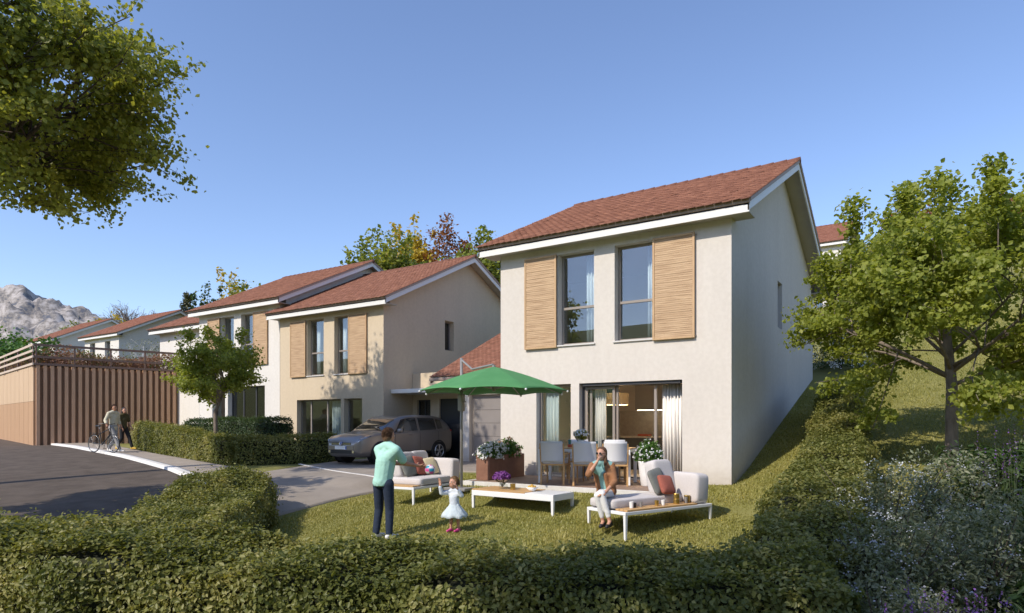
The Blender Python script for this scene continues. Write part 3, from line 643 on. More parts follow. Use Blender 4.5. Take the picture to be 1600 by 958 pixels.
# ------------------------------------------------------------------ wooden building with planted roof
wb = empty('wooden_building', (-33.5, 12.62, hz(-33.5,12.6)-.05), 0)
tag(wb, 'low wooden building with brown vertical fins, pale board side and planted roof', 'building')
def dirW(X, Y): x, y = VW(X, Y); n = math.hypot(x, y); return Vector((x/n, y/n, 0))
dR = dirW(.753, .657); dL = dirW(-.715, .70); HB = 3.62; LR, LL = 5.75, 14.0
def slabq(a, b, z0, z1, thick, inward):        # vertical slab from a to b (xy), thickness towards inward
    i = inward * thick
    return [(a.x,a.y,z0),(b.x,b.y,z0),(b.x+i.x,b.y+i.y,z0),(a.x+i.x,a.y+i.y,z0),(a.x,a.y,z1),(b.x,b.y,z1),(b.x+i.x,b.y+i.y,z1),(a.x+i.x,a.y+i.y,z1)]
O = Vector((0,0,0)); P1 = dR*LR; P2 = dL*LL
fixnormals(MB().hexa([(0,0,-.6),(P1.x,P1.y,-.6),(P1.x+P2.x,P1.y+P2.y,-.6),(P2.x,P2.y,-.6),(0,0,HB-.06),(P1.x,P1.y,HB-.06),(P1.x+P2.x,P1.y+P2.y,HB-.06),(P2.x,P2.y,HB-.06)]).build('wall', 'wood_fin_back', wb))
n = 22
for i in range(n):
    a = dR*(LR*(i+.12)/n); b = dR*(LR*(i+.62)/n)
    fixnormals(MB().hexa(slabq(a - dL*.13, b - dL*.13, -.5, HB-.02, .125, dL)).build('fin', 'wood_fin', wb))
n = 13
for i in range(n):
    a = dL*(LL*(i)/n+.03); b = dL*(LL*(i+1)/n)
    fixnormals(MB().hexa(slabq(a - dR*.05, b - dR*.05, -.5, 2.02, .045, dR)).build('board', 'cladding_mid', wb))
    fixnormals(MB().hexa(slabq(a - dR*.05, b - dR*.05, 2.03, HB-.02, .045, dR)).build('board', 'cladding_light', wb))
for zc, m1, m2 in ((HB+.04,'rail_dark','rail_light'),(HB+.36,'rail_dark','rail_light'),(HB+.62,None,'rail_light'),(HB+.88,'rail_dark','rail_light')):
    if m1: fixnormals(MB().hexa(slabq(O - dL*.16 - dR*.05, P1 - dL*.16, zc-.05, zc+.05, .05, dL)).build('rail', m1, wb))
    fixnormals(MB().hexa(slabq(O - dR*.11 - dL*.16, P2 - dR*.11, zc-.05, zc+.05, .05, dR)).build('rail', m2, wb))
for i in range(5):
    for d, off, L_ in ((dR, dL*-.10, LR), (dL, dR*-.05, LL)):
        p = d*(L_*(i+.02)/4.04) + off
        B(p.x-.03,p.x+.03,p.y-.03,p.y+.03,HB-.1,HB+.86).build('rail_post', 'rail_dark', wb)
fixnormals(MB().hexa([(0,0,HB-.06),(P1.x,P1.y,HB-.06),(P1.x+P2.x,P1.y+P2.y,HB-.06),(P2.x,P2.y,HB-.06),(0,0,HB+.1),(P1.x,P1.y,HB+.1),(P1.x+P2.x,P1.y+P2.y,HB+.1),(P2.x,P2.y,HB+.1)]).build('roof_soil', 'soil', wb))
a = rng.random(16000); b = rng.random(16000)**1.6
Cc = np.outer(a*LR, [dR.x,dR.y,0]) + np.outer(b*LL, [dL.x,dL.y,0]); nz = Noise3(11, f=1.6)(Cc)
Cc[:,2] = HB + .1 + rng.random(16000)*(.58 + .22*nz)
tag(leaf_mesh('roof_planting', Cc, .12, 'leaf_roof', wb, nrm=[0,0,.8], kind='quad', tints=np.clip(.5+.3*Noise3(12,f=1.2)(Cc)+rng.normal(0,.12,16000),0,1)), 'green and reddish plants on the flat roof', kind='stuff')

# ------------------------------------------------------------------ trees
def tree(name, label, base, h, crown, leaf, nleaf, lsize, trunk_r=.12, first=.35, n1=9, n2=6, n3=5, seed=1, clump=.30, bark='bark', group=None, spires=0, zlow=None, lk='kite', sink=.15, top=1.0, aspect=.75, tints=None, off=(0,0), gap=None):
    """trunk and limbs as tapering tubes, leaf clumps round the twig ends. crown=(rx,rz,zc) half width, half height, centre height"""
    r = random.Random(seed); R = np.random.default_rng(seed)
    root = empty(name, base); tag(root, label, 'tree', group)
    rx, rzz, zc = crown; wood = MB(); tips = []; void = Noise3(seed+900, 10, 3.2/rx)
    def bend(a, b, k, amp):
        pts = []; n = (Vector((r.gauss(0,1), r.gauss(0,1), r.gauss(0,.6)))) * amp * (b-a).length
        for i in range(k+1):
            t = i/k; pts.append(a.lerp(b, t) + n*math.sin(t*math.pi))
        return pts
    topz = zc + rzz*.55
    tp = [Vector((0,0,-sink)), Vector((r.gauss(0,.02)*h, r.gauss(0,.02)*h, h*first))]
    tp += [Vector((r.gauss(0,.03)*h, r.gauss(0,.03)*h, h*first + (topz-h*first)*t)) for t in (.4,.75,1)]
    tp = [tp[0], tp[0].lerp(tp[1],.12), tp[0].lerp(tp[1],.5)] + tp[1:]
    wood.tube(tp, [trunk_r*1.35, trunk_r*1.05, trunk_r*.92, trunk_r*.82, trunk_r*.6, trunk_r*.4, trunk_r*.15], 9)
    def on_trunk(z):
        for a, b in zip(tp[:-1], tp[1:]):
            if a.z <= z <= b.z: return a.lerp(b, (z-a.z)/max(b.z-a.z,1e-6))
        return tp[-1]
    def inside(v, q): # point of the crown ellipsoid in direction v at radius factor q
        v = v.normalized(); return Vector((off[0] + v.x*rx*q, off[1] + v.y*rx*q, zc + v.z*rzz*q*(top if v.z > 0 else 1)))
    for i in range(n1):
        az = i*2.399 + r.uniform(-.4,.4); el = -.55 + 1.5*(i+.5)/n1 + r.uniform(-.15,.15)
        v = Vector((math.cos(az)*math.cos(el), math.sin(az)*math.cos(el), math.sin(el)))
        e1 = inside(v, r.uniform(.5,.72)); z0 = h*first*.92 + max(0, (e1.z - h*first))*.35*r.uniform(.6,1.2)
        s = on_trunk(min(max(z0, h*first*.85), topz*.95)); l1 = bend(s, e1, 5, .12)
        rr = trunk_r*r.uniform(.26,.40); wood.tube(l1, [rr*(1-.13*k) for k in range(6)], 6)
        for j in range(n2):
            p = l1[min(5, 2+j*4//n2)]; vv = (v + Vector((r.gauss(0,.5), r.gauss(0,.5), r.gauss(0,.42))))
            e2 = inside(vv, r.uniform(.72,1.0)); l2 = bend(p, e2, 4, .1); r2 = rr*.42
            wood.tube(l2, [r2*(1-.18*k) for k in range(5)], 5)
            for m in range(n3):
                q = l2[1 + (m*4)//(n3+1)] if n3 > 1 else l2[2]; w = Vector((r.gauss(0,1), r.gauss(0,1), r.gauss(.25,.8))).normalized()
                e3 = e2.lerp(q, r.uniform(0,.55)) + w * rx * r.uniform(.10,.26)
                wood.tube([q, q.lerp(e3,.5)+Vector((r.gauss(0,.03),r.gauss(0,.03),.02))*rx, e3], [r2*.4, r2*.28, r2*.12], 4, cap=False) if gap is None or void(np.array([list(e3)]))[0] > gap else None; tips.append((q, e3))
    for i in range(spires):
        az = r.uniform(0,6.28); q = r.uniform(.15,.85); b = Vector((math.cos(az)*rx*q, math.sin(az)*rx*q, zc + rzz*math.sqrt(max(0,1-q*q))*.72))
        e = b + Vector((r.gauss(0,.06)*rx, r.gauss(0,.06)*rx, rzz*r.uniform(.30,.48))); wood.tube([b - Vector((0,0,rzz*.3)), b, e], [trunk_r*.1,trunk_r*.08,trunk_r*.03], 4)
        tips += [(b, b.lerp(e,.6)), (b.lerp(e,.4), e), (b.lerp(e,.7), e)]
    wood.build('trunk', bark, root, smooth=True)
    if gap is not None:     # airy voids between the boughs
        E_ = np.array([list(b) for _, b in tips]); nv = void(E_); tips = [t for t, q in zip(tips, nv) if q > gap]
    if leaf:
        k = max(1, nleaf//len(tips)); C = []; T = []
        for a, b in tips:
            t = R.uniform(.25,1.05,k)[:,None]; c = np.array(a)*(1-t) + np.array(b)*t
            cs = clump*R.uniform(.6,1.3); c = c + R.normal(0,1,(k,3))*np.array([cs,cs,cs*.7])*.55
            C.append(c); T.append(np.clip(R.normal(.5,.12) + R.normal(0,.2,k),0,1))
        C = np.concatenate(C); T = np.concatenate(T)
        if zlow is not None: kk = C[:,2] > zlow; C, T = C[kk], T[kk]
        out = C - np.array([off[0],off[1],zc]); out = unit(out)*.55 + np.array([0,0,.5])
        tag(leaf_mesh('crown', C, lsize, leaf, root, nrm=out, spread=.75, aspect=aspect, tints=T, kind=lk, droop=.35), None, kind='stuff')
    return root
def at(U, W, dz=0): return (U, W, hz(U, W)+dz)
# maple on the slope beside the first house
tree('maple_tree', 'round green maple on the grass slope beside the cream house gable', at(.05,14.7), 5.4, (2.7,2.25,2.82), 'leaf_maple', 50000, .088, bark='bark_pale', trunk_r=.115, first=.30, n1=11, n2=6, n3=5, seed=4, clump=.21, spires=14, zlow=.8, gap=-1.0, off=VW(-.34,-.1))
# small street tree inside the clipped hedge
tree('street_tree', 'small green street tree rising from the clipped hedge', at(-19.95,12.65), 4.5, (1.65,1.32,2.95), 'leaf_maple', 17000, .088, bark='bark_pale', trunk_r=.075, first=.36, n1=9, n2=5, n3=4, seed=9, clump=.18, spires=4, gap=-1.4, off=VW(-.15,0), zlow=1.55)
# large linden across the road, only its boughs reach into view
tree('linden_tree', 'large leafy linden across the road with overhanging boughs', at(*VW(-13.6,15.6)), 12.0, (3.9,3.2,9.35), 'leaf_linden', 58000, .118, trunk_r=.20, first=.54, n1=17, n2=8, n3=6, seed=21, clump=.29, gap=-.6, spires=0, aspect=.85, off=VW(1.8,-.2))
tree('verge_tree', 'slim leafy tree on the far verge opposite the driveway', at(-15.55,1.55), 8.6, (1.9,2.6,5.9), 'leaf_linden', 11000, .16, trunk_r=.13, first=.36, n1=10, n2=6, n3=5, seed=27, clump=.30, gap=-.6)
# trees behind the viewer that shade the near hedge and flower bed and show in the panes
tree('garden_tree', 'leafy tree behind the flower bed shading the front hedge', at(*VW(-4.4,-2.6)), 13.5, (4.1,3.6,10.2), 'leaf_linden', 17000, .20, trunk_r=.22, first=.3, n1=11, n2=6, n3=5, seed=31, clump=.5, lk='quad')
tree('garden_tree', 'leafy tree on the far verge shading the garden corner', at(*VW(-.4,-3.4)), 9.5, (3.6,3.0,6.9), 'leaf_linden', 14000, .20, trunk_r=.2, first=.3, n1=10, n2=6, n3=5, seed=37, clump=.5, lk='quad')

# ------------------------------------------------------------------ clipped hedges
def hedge(name, label, path, hts, width, dens, lsize, leaf='leaf_hedge', seed=1, lump=.06, round_=.25, core=True, group='clipped hedges round the gardens', cat='hedge', gone=None):
    P = np.array(path, float); d = np.r_[0, np.cumsum(np.linalg.norm(np.diff(P, axis=0), axis=1))]; L = d[-1]
    root = empty(name, (0,0,0)); tag(root, label, cat, group)
    def frame(s):
        p = np.stack([np.interp(s, d, P[:,0]), np.interp(s, d, P[:,1])], -1); e = .25
        q = np.stack([np.interp(np.clip(s+e,0,L), d, P[:,0]) - np.interp(np.clip(s-e,0,L), d, P[:,0]), np.interp(np.clip(s+e,0,L), d, P[:,1]) - np.interp(np.clip(s-e,0,L), d, P[:,1])], -1)
        q /= np.linalg.norm(q, axis=-1, keepdims=True); return p, q, np.stack([-q[...,1], q[...,0]], -1), np.interp(s, d, hts), np.interp(s, d, width)
    nz = Noise3(seed, f=2.6); nz2 = Noise3(seed+1, f=7)
    def surf(s, t, inset=0.):
        """s along, t in 0..1 round the section: side, top, other side; ends are rounded in"""
        p, q, nn, h, w = frame(s); e = np.clip(np.minimum(s, L-s)/.35, 0, 1); sh = .55 + .45*np.sqrt(1-(1-e)**2)
        h = h*(.82+.18*sh); a = np.clip(t,0,1)*2 - 1
        g = np.sign(a)*np.minimum(1, np.abs(a)/.38); side = np.abs(a) > .38
        hh = np.where(side, 1-(np.abs(a)-.38)/.62, 1.0); rr = np.where(side, np.clip((hh-.72)/.28,0,1)**2*.16, 0)
        y = (g*(1-rr))*w*.5*sh; dome = np.where(side, 0, (1-(np.abs(a)/.38)**2)*.04)
        z = hh*h + dome
        X = np.concatenate([p + nn*y[:,None], (H(p[:,0]+nn[:,0]*y, p[:,1]+nn[:,1]*y) + z)[:,None]], 1)
        N = np.concatenate([nn*(g*side)[:,None], np.where(side, .25, 1.)[:,None]], 1); N = unit(N)
        X = X + N*((nz(X)*lump + nz2(X)*lump*.4) - inset)[:,None]
        return X, N
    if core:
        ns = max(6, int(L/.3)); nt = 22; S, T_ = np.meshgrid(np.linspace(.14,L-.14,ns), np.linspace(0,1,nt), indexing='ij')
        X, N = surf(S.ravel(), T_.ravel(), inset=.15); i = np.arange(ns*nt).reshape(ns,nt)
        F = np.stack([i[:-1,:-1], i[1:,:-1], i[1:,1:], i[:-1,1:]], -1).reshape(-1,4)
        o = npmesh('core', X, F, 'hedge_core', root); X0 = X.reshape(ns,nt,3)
    per = np.mean(hts)*2 + np.mean(width); n = int(L*per*dens)
    s = rng.uniform(0,L,n); ft = rng.random(n); hm = np.mean(hts); wm = np.mean(width)
    # spread by real arc length: sides take 2*h, top takes w
    cut = hm/per; t = np.where(ft < cut, ft/cut*.31, np.where(ft < cut+wm/per, .31+(ft-cut)/(wm/per)*.38, .69+(ft-cut-wm/per)/cut*.31))
    X, N = surf(s, t); X = X + N*(rng.normal(0,.035,n) + np.abs(rng.normal(0,.02,n)) + (rng.random(n)<.04)*rng.uniform(.02,.11,n))[:,None] + rng.normal(0,.012,(n,3))
    # ends
    ne = int(2*hm*wm*dens*1.2); se = np.where(rng.random(ne)<.5, 0., L); tt = rng.uniform(-.5,.5,ne); p, q, nn, h, w = frame(se)
    sg = np.where(se==0,-1,1)[:,None]; y = tt*w*.6; zz = rng.random(ne)*h*.9
    E = np.concatenate([p + nn*y[:,None] + q*sg*rng.normal(.03,.05,(ne,1)), (H(p[:,0],p[:,1])+zz)[:,None]],1)
    X = np.concatenate([X,E]); N = np.concatenate([N, np.concatenate([q*sg, np.full((ne,1),.2)],1)]); n = len(X)
    tint = np.clip(.42 + .20*nz(X*1.3) + .12*nz2(X) + rng.normal(0,.2,n), 0, 1)
    tag(leaf_mesh('foliage', X, lsize, leaf, root, nrm=N*1.0+np.array([0,0,.25]), spread=.62, aspect=.6, tints=tint), None, kind='stuff')
    return root
hf = [VW(-7.4,7.25), VW(-5.8,6.95), VW(-4.3,6.65), VW(-2.6,6.35), VW(-1.2,6.2), VW(.3,5.95), VW(1.9,5.75), VW(2.75,5.65)]
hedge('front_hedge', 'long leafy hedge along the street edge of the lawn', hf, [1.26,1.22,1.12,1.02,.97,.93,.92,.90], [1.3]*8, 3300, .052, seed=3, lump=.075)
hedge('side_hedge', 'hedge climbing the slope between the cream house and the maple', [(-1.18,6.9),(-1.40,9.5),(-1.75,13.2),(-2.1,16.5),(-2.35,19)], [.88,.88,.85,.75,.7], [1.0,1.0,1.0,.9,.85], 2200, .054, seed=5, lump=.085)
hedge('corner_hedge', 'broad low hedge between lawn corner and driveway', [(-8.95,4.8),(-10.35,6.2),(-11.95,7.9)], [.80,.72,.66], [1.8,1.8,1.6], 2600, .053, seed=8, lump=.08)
hedge('low_shrub', 'low dark green shrub at the kerb end', [(-12.3,8.35),(-13.6,9.0)], [.42,.36], [.9,.7], 2600, .05, leaf='leaf_hedge_dark', seed=10, lump=.06, group=None, cat='shrub')
hedge('street_hedge', 'clipped hedge beside the pavement where the couple walks', [(-18.4,12.15),(-20.5,12.6),(-24,13.3),(-27.2,14.0)], [.80,.86,.96,1.05], [.7]*4, 1100, .065, seed=12, lump=.035)
hedge('drive_hedge', 'clipped hedge running beside the driveway up to the car', [(-18.35,12.25),(-17.2,14.0),(-16.85,14.9)], [.80,.82,.84], [.7]*3, 1200, .062, seed=14, lump=.035)
hedge('house_hedge', 'taller dark hedge in front of the white house ground floor', [(-19.9,15.35),(-23,15.45),(-26.5,15.6)], [1.30,1.25,1.15], [.7]*3, 1000, .065, leaf='leaf_hedge_dark', seed=16, lump=.035)

# ------------------------------------------------------------------ flower bed shrubs on the right
def shrub(name, label, c, rx, h, leaf, nleaf, lsize, flowers=None, nf=0, fsize=.03, seed=1, aspect=.4, group='flowering shrubs in the bed'):
    R = np.random.default_rng(seed); root = empty(name, at(c[0], c[1])); tag(root, label, 'shrub', group)
    st = MB()
    for i in range(16):
        az = R.uniform(0,6.28); q = R.uniform(.2,.95)*rx; e = Vector((math.cos(az)*q, math.sin(az)*q, h*R.uniform(.6,.98)))
        st.tube([(0,0,-.05), (e.x*.35,e.y*.35,h*.4), tuple(e)], [.012,.008,.003], 4)
    st.build('stem', 'bark', root)
    nzz = Noise3(seed, f=3.5/rx)
    def pts(n, shell):
        v = unit(R.normal(size=(n,3))); v[:,2] = np.abs(v[:,2]); q = (1-shell*R.random(n)**1.5)*(1+.16*nzz(v*rx))
        return v*np.array([rx,rx,h])*q[:,None], v
    C, v = pts(nleaf, .55); C[:,2] = np.maximum(C[:,2], .02)
    tag(leaf_mesh('foliage', C, lsize, leaf, root, nrm=v*.6+[0,0,.3], spread=.8, aspect=aspect, tints=np.clip(.5+.15*nzz(C*2)+R.normal(0,.2,nleaf),0,1)), None, kind='stuff')
    if flowers:
        m = nf//7; C, v = pts(m, .10); C = np.repeat(C,7,0) + R.normal(0,fsize*1.1,(m*7,3)); C = C*1.02
        tag(leaf_mesh('blossom', C, fsize, flowers, root, nrm=np.repeat(v,7,0)+[0,0,.4], spread=.6, aspect=.8), None, kind='stuff')
    return root
def lavender(name, label, c, rx, n, hgt, seed, petal='petal_violet', spike=.11):
    R = np.random.default_rng(seed); root = empty(name, at(c[0], c[1])); tag(root, label, 'lavender', 'purple spikes in the bed')
    st = MB(); C = []
    for i in range(n):
        az = R.uniform(0,6.28); q = math.sqrt(R.random())*rx; b = Vector((math.cos(az)*q*.5, math.sin(az)*q*.5, -.02)); e = Vector((math.cos(az)*q, math.sin(az)*q, hgt*R.uniform(.65,1.05)))
        e += Vector((R.normal(0,.05), R.normal(0,.05), 0)); st.tube([b, b.lerp(e,.5)+Vector((0,0,.06)), e], [.003,.0025,.002], 4, cap=False)
        for k in range(9):
            t = k/9; C.append((e.x+R.normal(0,.011*(1-t*.6)), e.y+R.normal(0,.011*(1-t*.6)), e.z - spike*.4 + t*spike))
    tag(st.build('stems', 'leaf_silver', root), None, kind='stuff')
    tag(leaf_mesh('spikes', np.array(C), .019, petal, root, spread=1, aspect=.8), None, kind='stuff')
    nl = n*26; az = R.uniform(0,6.28,nl); q = np.sqrt(R.random(nl))*rx; L_ = np.stack([np.cos(az)*q*.9, np.sin(az)*q*.9, R.random(nl)*hgt*.62],1)
    tag(leaf_mesh('foliage', L_, .07, 'leaf_silver', root, nrm=[0,0,0], aspect=.16), None, kind='stuff')
    return root
def bed(X, Y): return VW(X, Y)
BED = [('white_shrub','pale blossoming shrub against the side hedge with sunlit top',(4.5,7.9),.95,1.42,'leaf_silver',9000,.06,'petal_white',2300,.022),
 ('white_shrub','grey-white flowering shrub in front of the maple trunk',(5.45,8.2),.9,1.30,'leaf_silver',8000,.06,'petal_grey',1500,.022),
 ('grey_shrub','blue-grey shrub with small pale flower heads beside the side hedge',(3.65,6.45),.78,1.18,'leaf_silver',8000,.055,'petal_grey',1300,.02),
 ('grey_shrub','blue-grey shrub in the middle of the flower bed',(4.55,6.4),.80,1.20,'leaf_silver',8000,.055,'petal_grey',1200,.02),
 ('leafy_shrub','long-leaved green shrub behind the blue-grey ones',(6.35,8.3),1.0,1.38,'leaf_deep',6500,.12,None,0,0),
 ('leafy_shrub','long-leaved green shrub at the outer edge of the bed',(5.05,5.6),.80,1.22,'leaf_deep',5200,.13,None,0,0),
 ('grey_shrub','low blue-grey cushion below the purple spikes',(3.45,4.45),.62,.72,'leaf_silver',6500,.05,'petal_grey',1000,.018),
 ('grey_shrub','grey leafy shrub at the end of the front hedge',(3.05,5.35),.58,.95,'leaf_silver',6000,.05,'petal_grey',500,.02),
 ('leafy_shrub','tall narrow-leaved shrub with grey flowers near the meadow',(7.3,8.9),1.05,1.45,'leaf_silver',7000,.09,'petal_grey',1300,.022)]
for i, b in enumerate(BED):
    shrub(b[0], b[1], bed(*b[2]), b[3], b[4], b[5], b[6], b[7], b[8], b[9], b[10], seed=50+i, aspect=.28 if 'long' in b[1] or 'narrow' in b[1] else .42)
lavender('lavender', 'lavender clump with purple flower heads in the middle of the bed', bed(2.85,4.3), .42, 46, .95, 71)
lavender('lavender', 'lavender patch beside the blue-grey cushion', bed(3.3,4.75), .42, 44, .97, 72)
lavender('lavender', 'low lavender at the foot of the front hedge end', bed(2.35,3.95), .34, 34, .60, 73)
lavender('salvia', 'tall violet salvia spikes near the meadow edge', bed(5.7,7.4), .40, 28, 1.62, 74, spike=.34)
lavender('salvia', 'slender violet salvia beside the long-leaved shrub', bed(6.5,8.0), .35, 22, 1.75, 75, spike=.32)
shrub('blossom_shrub', 'white blossoming shrub behind the cream house gable', (-3.0,24.5), 1.0, 2.0, 'leaf_deep', 4500, .08, 'petal_white', 3200, .045, seed=66, group=None)
R_ = math.radians
# ------------------------------------------------------------------ lounge furniture
def cushion(name, sx, sy, sz, mat, parent, loc, rot=(0,0,0), p=5, n=18, pz=None):
    """soft box: superellipsoid with half sizes sx, sy, sz"""
    mb = MB(); pz = pz or p; vs = []
    se = lambda c, e: math.copysign(abs(c)**(2/e), c)
    for i in range(n+1):
        ph = -math.pi/2 + math.pi*i/n
        for j in range(2*n):
            a = 2*math.pi*j/(2*n); cp = se(math.cos(ph), pz)
            vs.append((sx*cp*se(math.cos(a),p), sy*cp*se(math.sin(a),p), sz*se(math.sin(ph),pz)))
    m = 2*n; fs = [(i*m+j, i*m+(j+1)%m, (i+1)*m+(j+1)%m, (i+1)*m+j) for i in range(n) for j in range(m)]
    mb.add(vs, fs); return mb.build(name, mat, parent, smooth=True, loc=loc, rot=rot)
def lounge(label, corner, ax, L, Wd, legz, shelf):
    """corner: ground point of the front leg; ax: angle of the long side; the width runs to its left; legz: ground heights (front, far, left, back)"""
    top = .285; zt = sorted(legz)[2] + top - .01
    s = empty('outdoor_sofa', (corner[0], corner[1], zt - top), ax); tag(s, label, 'sofa', 'outdoor sofas on the lawn')
    f = MB().box(0,L,0,.05,top-.05,top).box(0,L,Wd-.05,Wd,top-.05,top).box(0,.05,.05,Wd-.05,top-.05,top).box(L-.05,L,.05,Wd-.05,top-.05,top).box(.05,L-.05,.05,Wd-.05,top-.035,top-.012)
    f.build('frame', 'white_metal', s, bevel=.006)
    for (x, y), g in zip(((.025,.025),(L-.025,.025),(.025,Wd-.025),(L-.025,Wd-.025)), legz):
        z = g - (zt - top) - .01
        MB().hexa([(x-.016,y-.016,z),(x+.016,y-.016,z),(x+.016,y+.016,z),(x-.016,y+.016,z),(x-.024,y-.024,top-.05),(x+.024,y-.024,top-.05),(x+.024,y+.024,top-.05),(x-.024,y+.024,top-.05)]).build('leg', 'white_metal', s)
    if shelf == 'side':
        for i in range(3): B(.05,L*.82,.012+i*.087,.012+i*.087+.082,top+.002,top+.03).build('shelf_board', 'teak', s, bevel=.004)
        y0, x0 = .285, .015
    else:
        for i in range(3): B(.012+i*.08,.012+i*.08+.075,.03,Wd-.03,top+.002,top+.03).build('shelf_board', 'teak', s, bevel=.004)
        y0, x0 = .02, .26
    xm = L - .38
    cushion('seat_cushion', (xm-x0)/2, (Wd-.01-y0)/2, .085, 'fabric_grey', s, ((xm+x0)/2, (Wd-.01+y0)/2, top+.085), p=12, n=24, pz=6)
    cushion('end_cushion', .17, Wd/2-.02, .26, 'fabric_grey', s, (L-.20, Wd/2, top+.26), rot=(0,math.radians(4),0), p=7, n=20)
    return s, top
s1, tp = lounge('grey outdoor sofa with seated woman and candle holders on its shelf', (-4.10,9.33), R_(68.5), 2.05, .88, [hz(-4.10,9.33), hz(-3.35,11.2), hz(-4.9,9.65), hz(-4.17,11.5)], 'side')
cushion('back_cushion', .24, .13, .30, 'fabric_grey', s1, (1.47,.64,tp+.43), rot=(math.radians(-14),0,0), p=6, n=20)
s2, tp2 = lounge('grey outdoor sofa with coloured pillows behind the man in mint shirt', (-8.90,9.90), R_(94), 1.75, .88, [hz(-8.9,9.9), hz(-9.0,11.6), hz(-9.78,9.84), hz(-9.9,11.6)], 'end')
cushion('back_cushion', .30, .12, .27, 'fabric_grey', s2, (.62,.74,tp2+.40), rot=(math.radians(-14),0,0), p=6); cushion('back_cushion', .30, .12, .27, 'fabric_grey', s2, (1.14,.76,tp2+.41), rot=(math.radians(-14),0,.05), p=6)
def pillow(label, sofa, mat, loc, rot, s=.21, sz=.065):
    o = cushion('pillow', s, s, sz, mat, None, (0,0,0), p=7, n=16, pz=2.2)
    sofa_m = Matrix.Translation(sofa.location) @ sofa.rotation_euler.to_matrix().to_4x4()
    o.matrix_world = sofa_m @ Matrix.Translation(loc) @ Matrix.Rotation(rot[2],4,'Z') @ Matrix.Rotation(rot[0],4,'X') @ Matrix.Rotation(rot[1],4,'Z')
    tag(o, label, 'pillow', 'pillows on the sofas'); return o
pillow('sage grey pillow leaning behind the small terracotta one', s1, 'pillow_grey', (1.20,.44,tp+.39), (R_(68),R_(8),R_(12)), .22)
pillow('small terracotta pillow in front of a sage one', s1, 'pillow_terracotta', (1.27,.32,tp+.335), (R_(64),R_(-6),R_(5)), .17)
pillow('sage grey pillow beside the man\'s arm', s2, 'pillow_grey', (.52,.54,tp2+.39), (R_(68),R_(6),0), .22)
pillow('terracotta pillow behind the flying ball', s2, 'pillow_terracotta', (.88,.52,tp2+.38), (R_(66),R_(-8),R_(8)), .21)
pillow('cream square pillow in the corner of the pillowed sofa', s2, 'pillow_cream', (1.18,.46,tp2+.36), (R_(64),R_(5),R_(-10)), .19)
def world_of(s, p): return tuple((Matrix.Translation(s.location) @ s.rotation_euler.to_matrix().to_4x4()) @ Vector(p))
def cup(label, loc, r, h, mat, cat='cup', name='cup', group='cups and holders on the sofa shelf'):
    o = MB().lathe([(r*.82,0),(r*.85,.004),(r,h),(r*.9,h),(r*.74,.012)], 18).build(name, mat, None, smooth=False, loc=loc); tag(o, label, cat, group); return o
zs = tp + .0305
cup('plain white cup on the sofa shelf beside the seated woman', world_of(s1,(.30,.17,zs)), .036, .10, 'ceramic_white')
cup('dark cup next to the plain white cup', world_of(s1,(.40,.20,zs)), .030, .075, 'ceramic_dark'); cup('grey metal beaker on the sofa shelf', world_of(s1,(.52,.18,zs)), .026, .085, 'grey_metal')
cup('brass tumbler between the beaker and a white cup', world_of(s1,(.86,.16,zs)), .036, .085, 'brass'); cup('small white cup beside the brass tumbler', world_of(s1,(.99,.14,zs)), .032, .085, 'ceramic_white')
def candle_holder(label, loc, h):
    root = empty('candle_holder', loc); tag(root, label, 'candle holder', 'brass candle holders')
    MB().lathe([(.045,0),(.05,.01),(.05,h*.45),(.044,h*.5),(.05,h*.55),(.05,h),(.042,h),(.042,.02)], 18).build('body', 'brass', root); MB().lathe([(.052,h*.92),(.055,h*.96),(.052,h)], 18).build('rim', 'brass', root)
candle_holder('tall brass candle holder on the sofa shelf', world_of(s1,(1.32,.15,zs)), .17)
candle_holder('low brass candle holder next to the end cushion', world_of(s1,(1.62,.18,zs)), .12); cup('pale glass beaker beside the low brass holder', world_of(s1,(1.52,.12,zs)), .03, .10, 'grey_metal')
# coffee table
cx, cy = -7.62, 10.12; ca = math.atan2(-.10,1.85); cl, cw_ = 1.86, .70; zc0 = hz(-5.78,10.04)
ct = empty('coffee_table', (cx, cy, zc0), ca); tag(ct, 'long low white coffee table with a teak tray end and purple flowers', 'table')
hh = .36
f = MB().box(0,cl,0,.05,hh-.10,hh).box(0,cl,cw_-.05,cw_,hh-.10,hh).box(0,.05,.05,cw_-.05,hh-.10,hh).box(cl-.05,cl,.05,cw_-.05,hh-.10,hh).box(.05,cl-.05,.05,cw_-.05,hh-.05,hh-.012); f.build('frame', 'white_metal', ct, bevel=.005)
B(1.25,cl-.001,.001,cw_-.001,hh,hh+.016).build('table_top', 'white_metal', ct, bevel=.004)
for i in range(5): B(.004,1.24,.004+i*.139,.004+i*.139+.134,hh+.001,hh+.024).build('tray_board', 'teak', ct, bevel=.004)
cam_ = Matrix.Translation(ct.location) @ ct.rotation_euler.to_matrix().to_4x4()
for x, y in ((.025,.025),(cl-.025,.025),(.025,cw_-.025),(cl-.025,cw_-.025)):
    g = cam_ @ Vector((x,y,0)); z = hz(g.x,g.y)-zc0-.01
    MB().hexa([(x-.02,y-.02,z),(x+.02,y-.02,z),(x+.02,y+.02,z),(x-.02,y+.02,z),(x-.025,y-.025,hh-.1),(x+.025,y-.025,hh-.1),(x+.025,y+.025,hh-.1),(x-.025,y+.025,hh-.1)]).build('leg', 'white_metal', ct)
def onct(x, y, z=.0): return tuple(cam_ @ Vector((x,y,hh+z)))
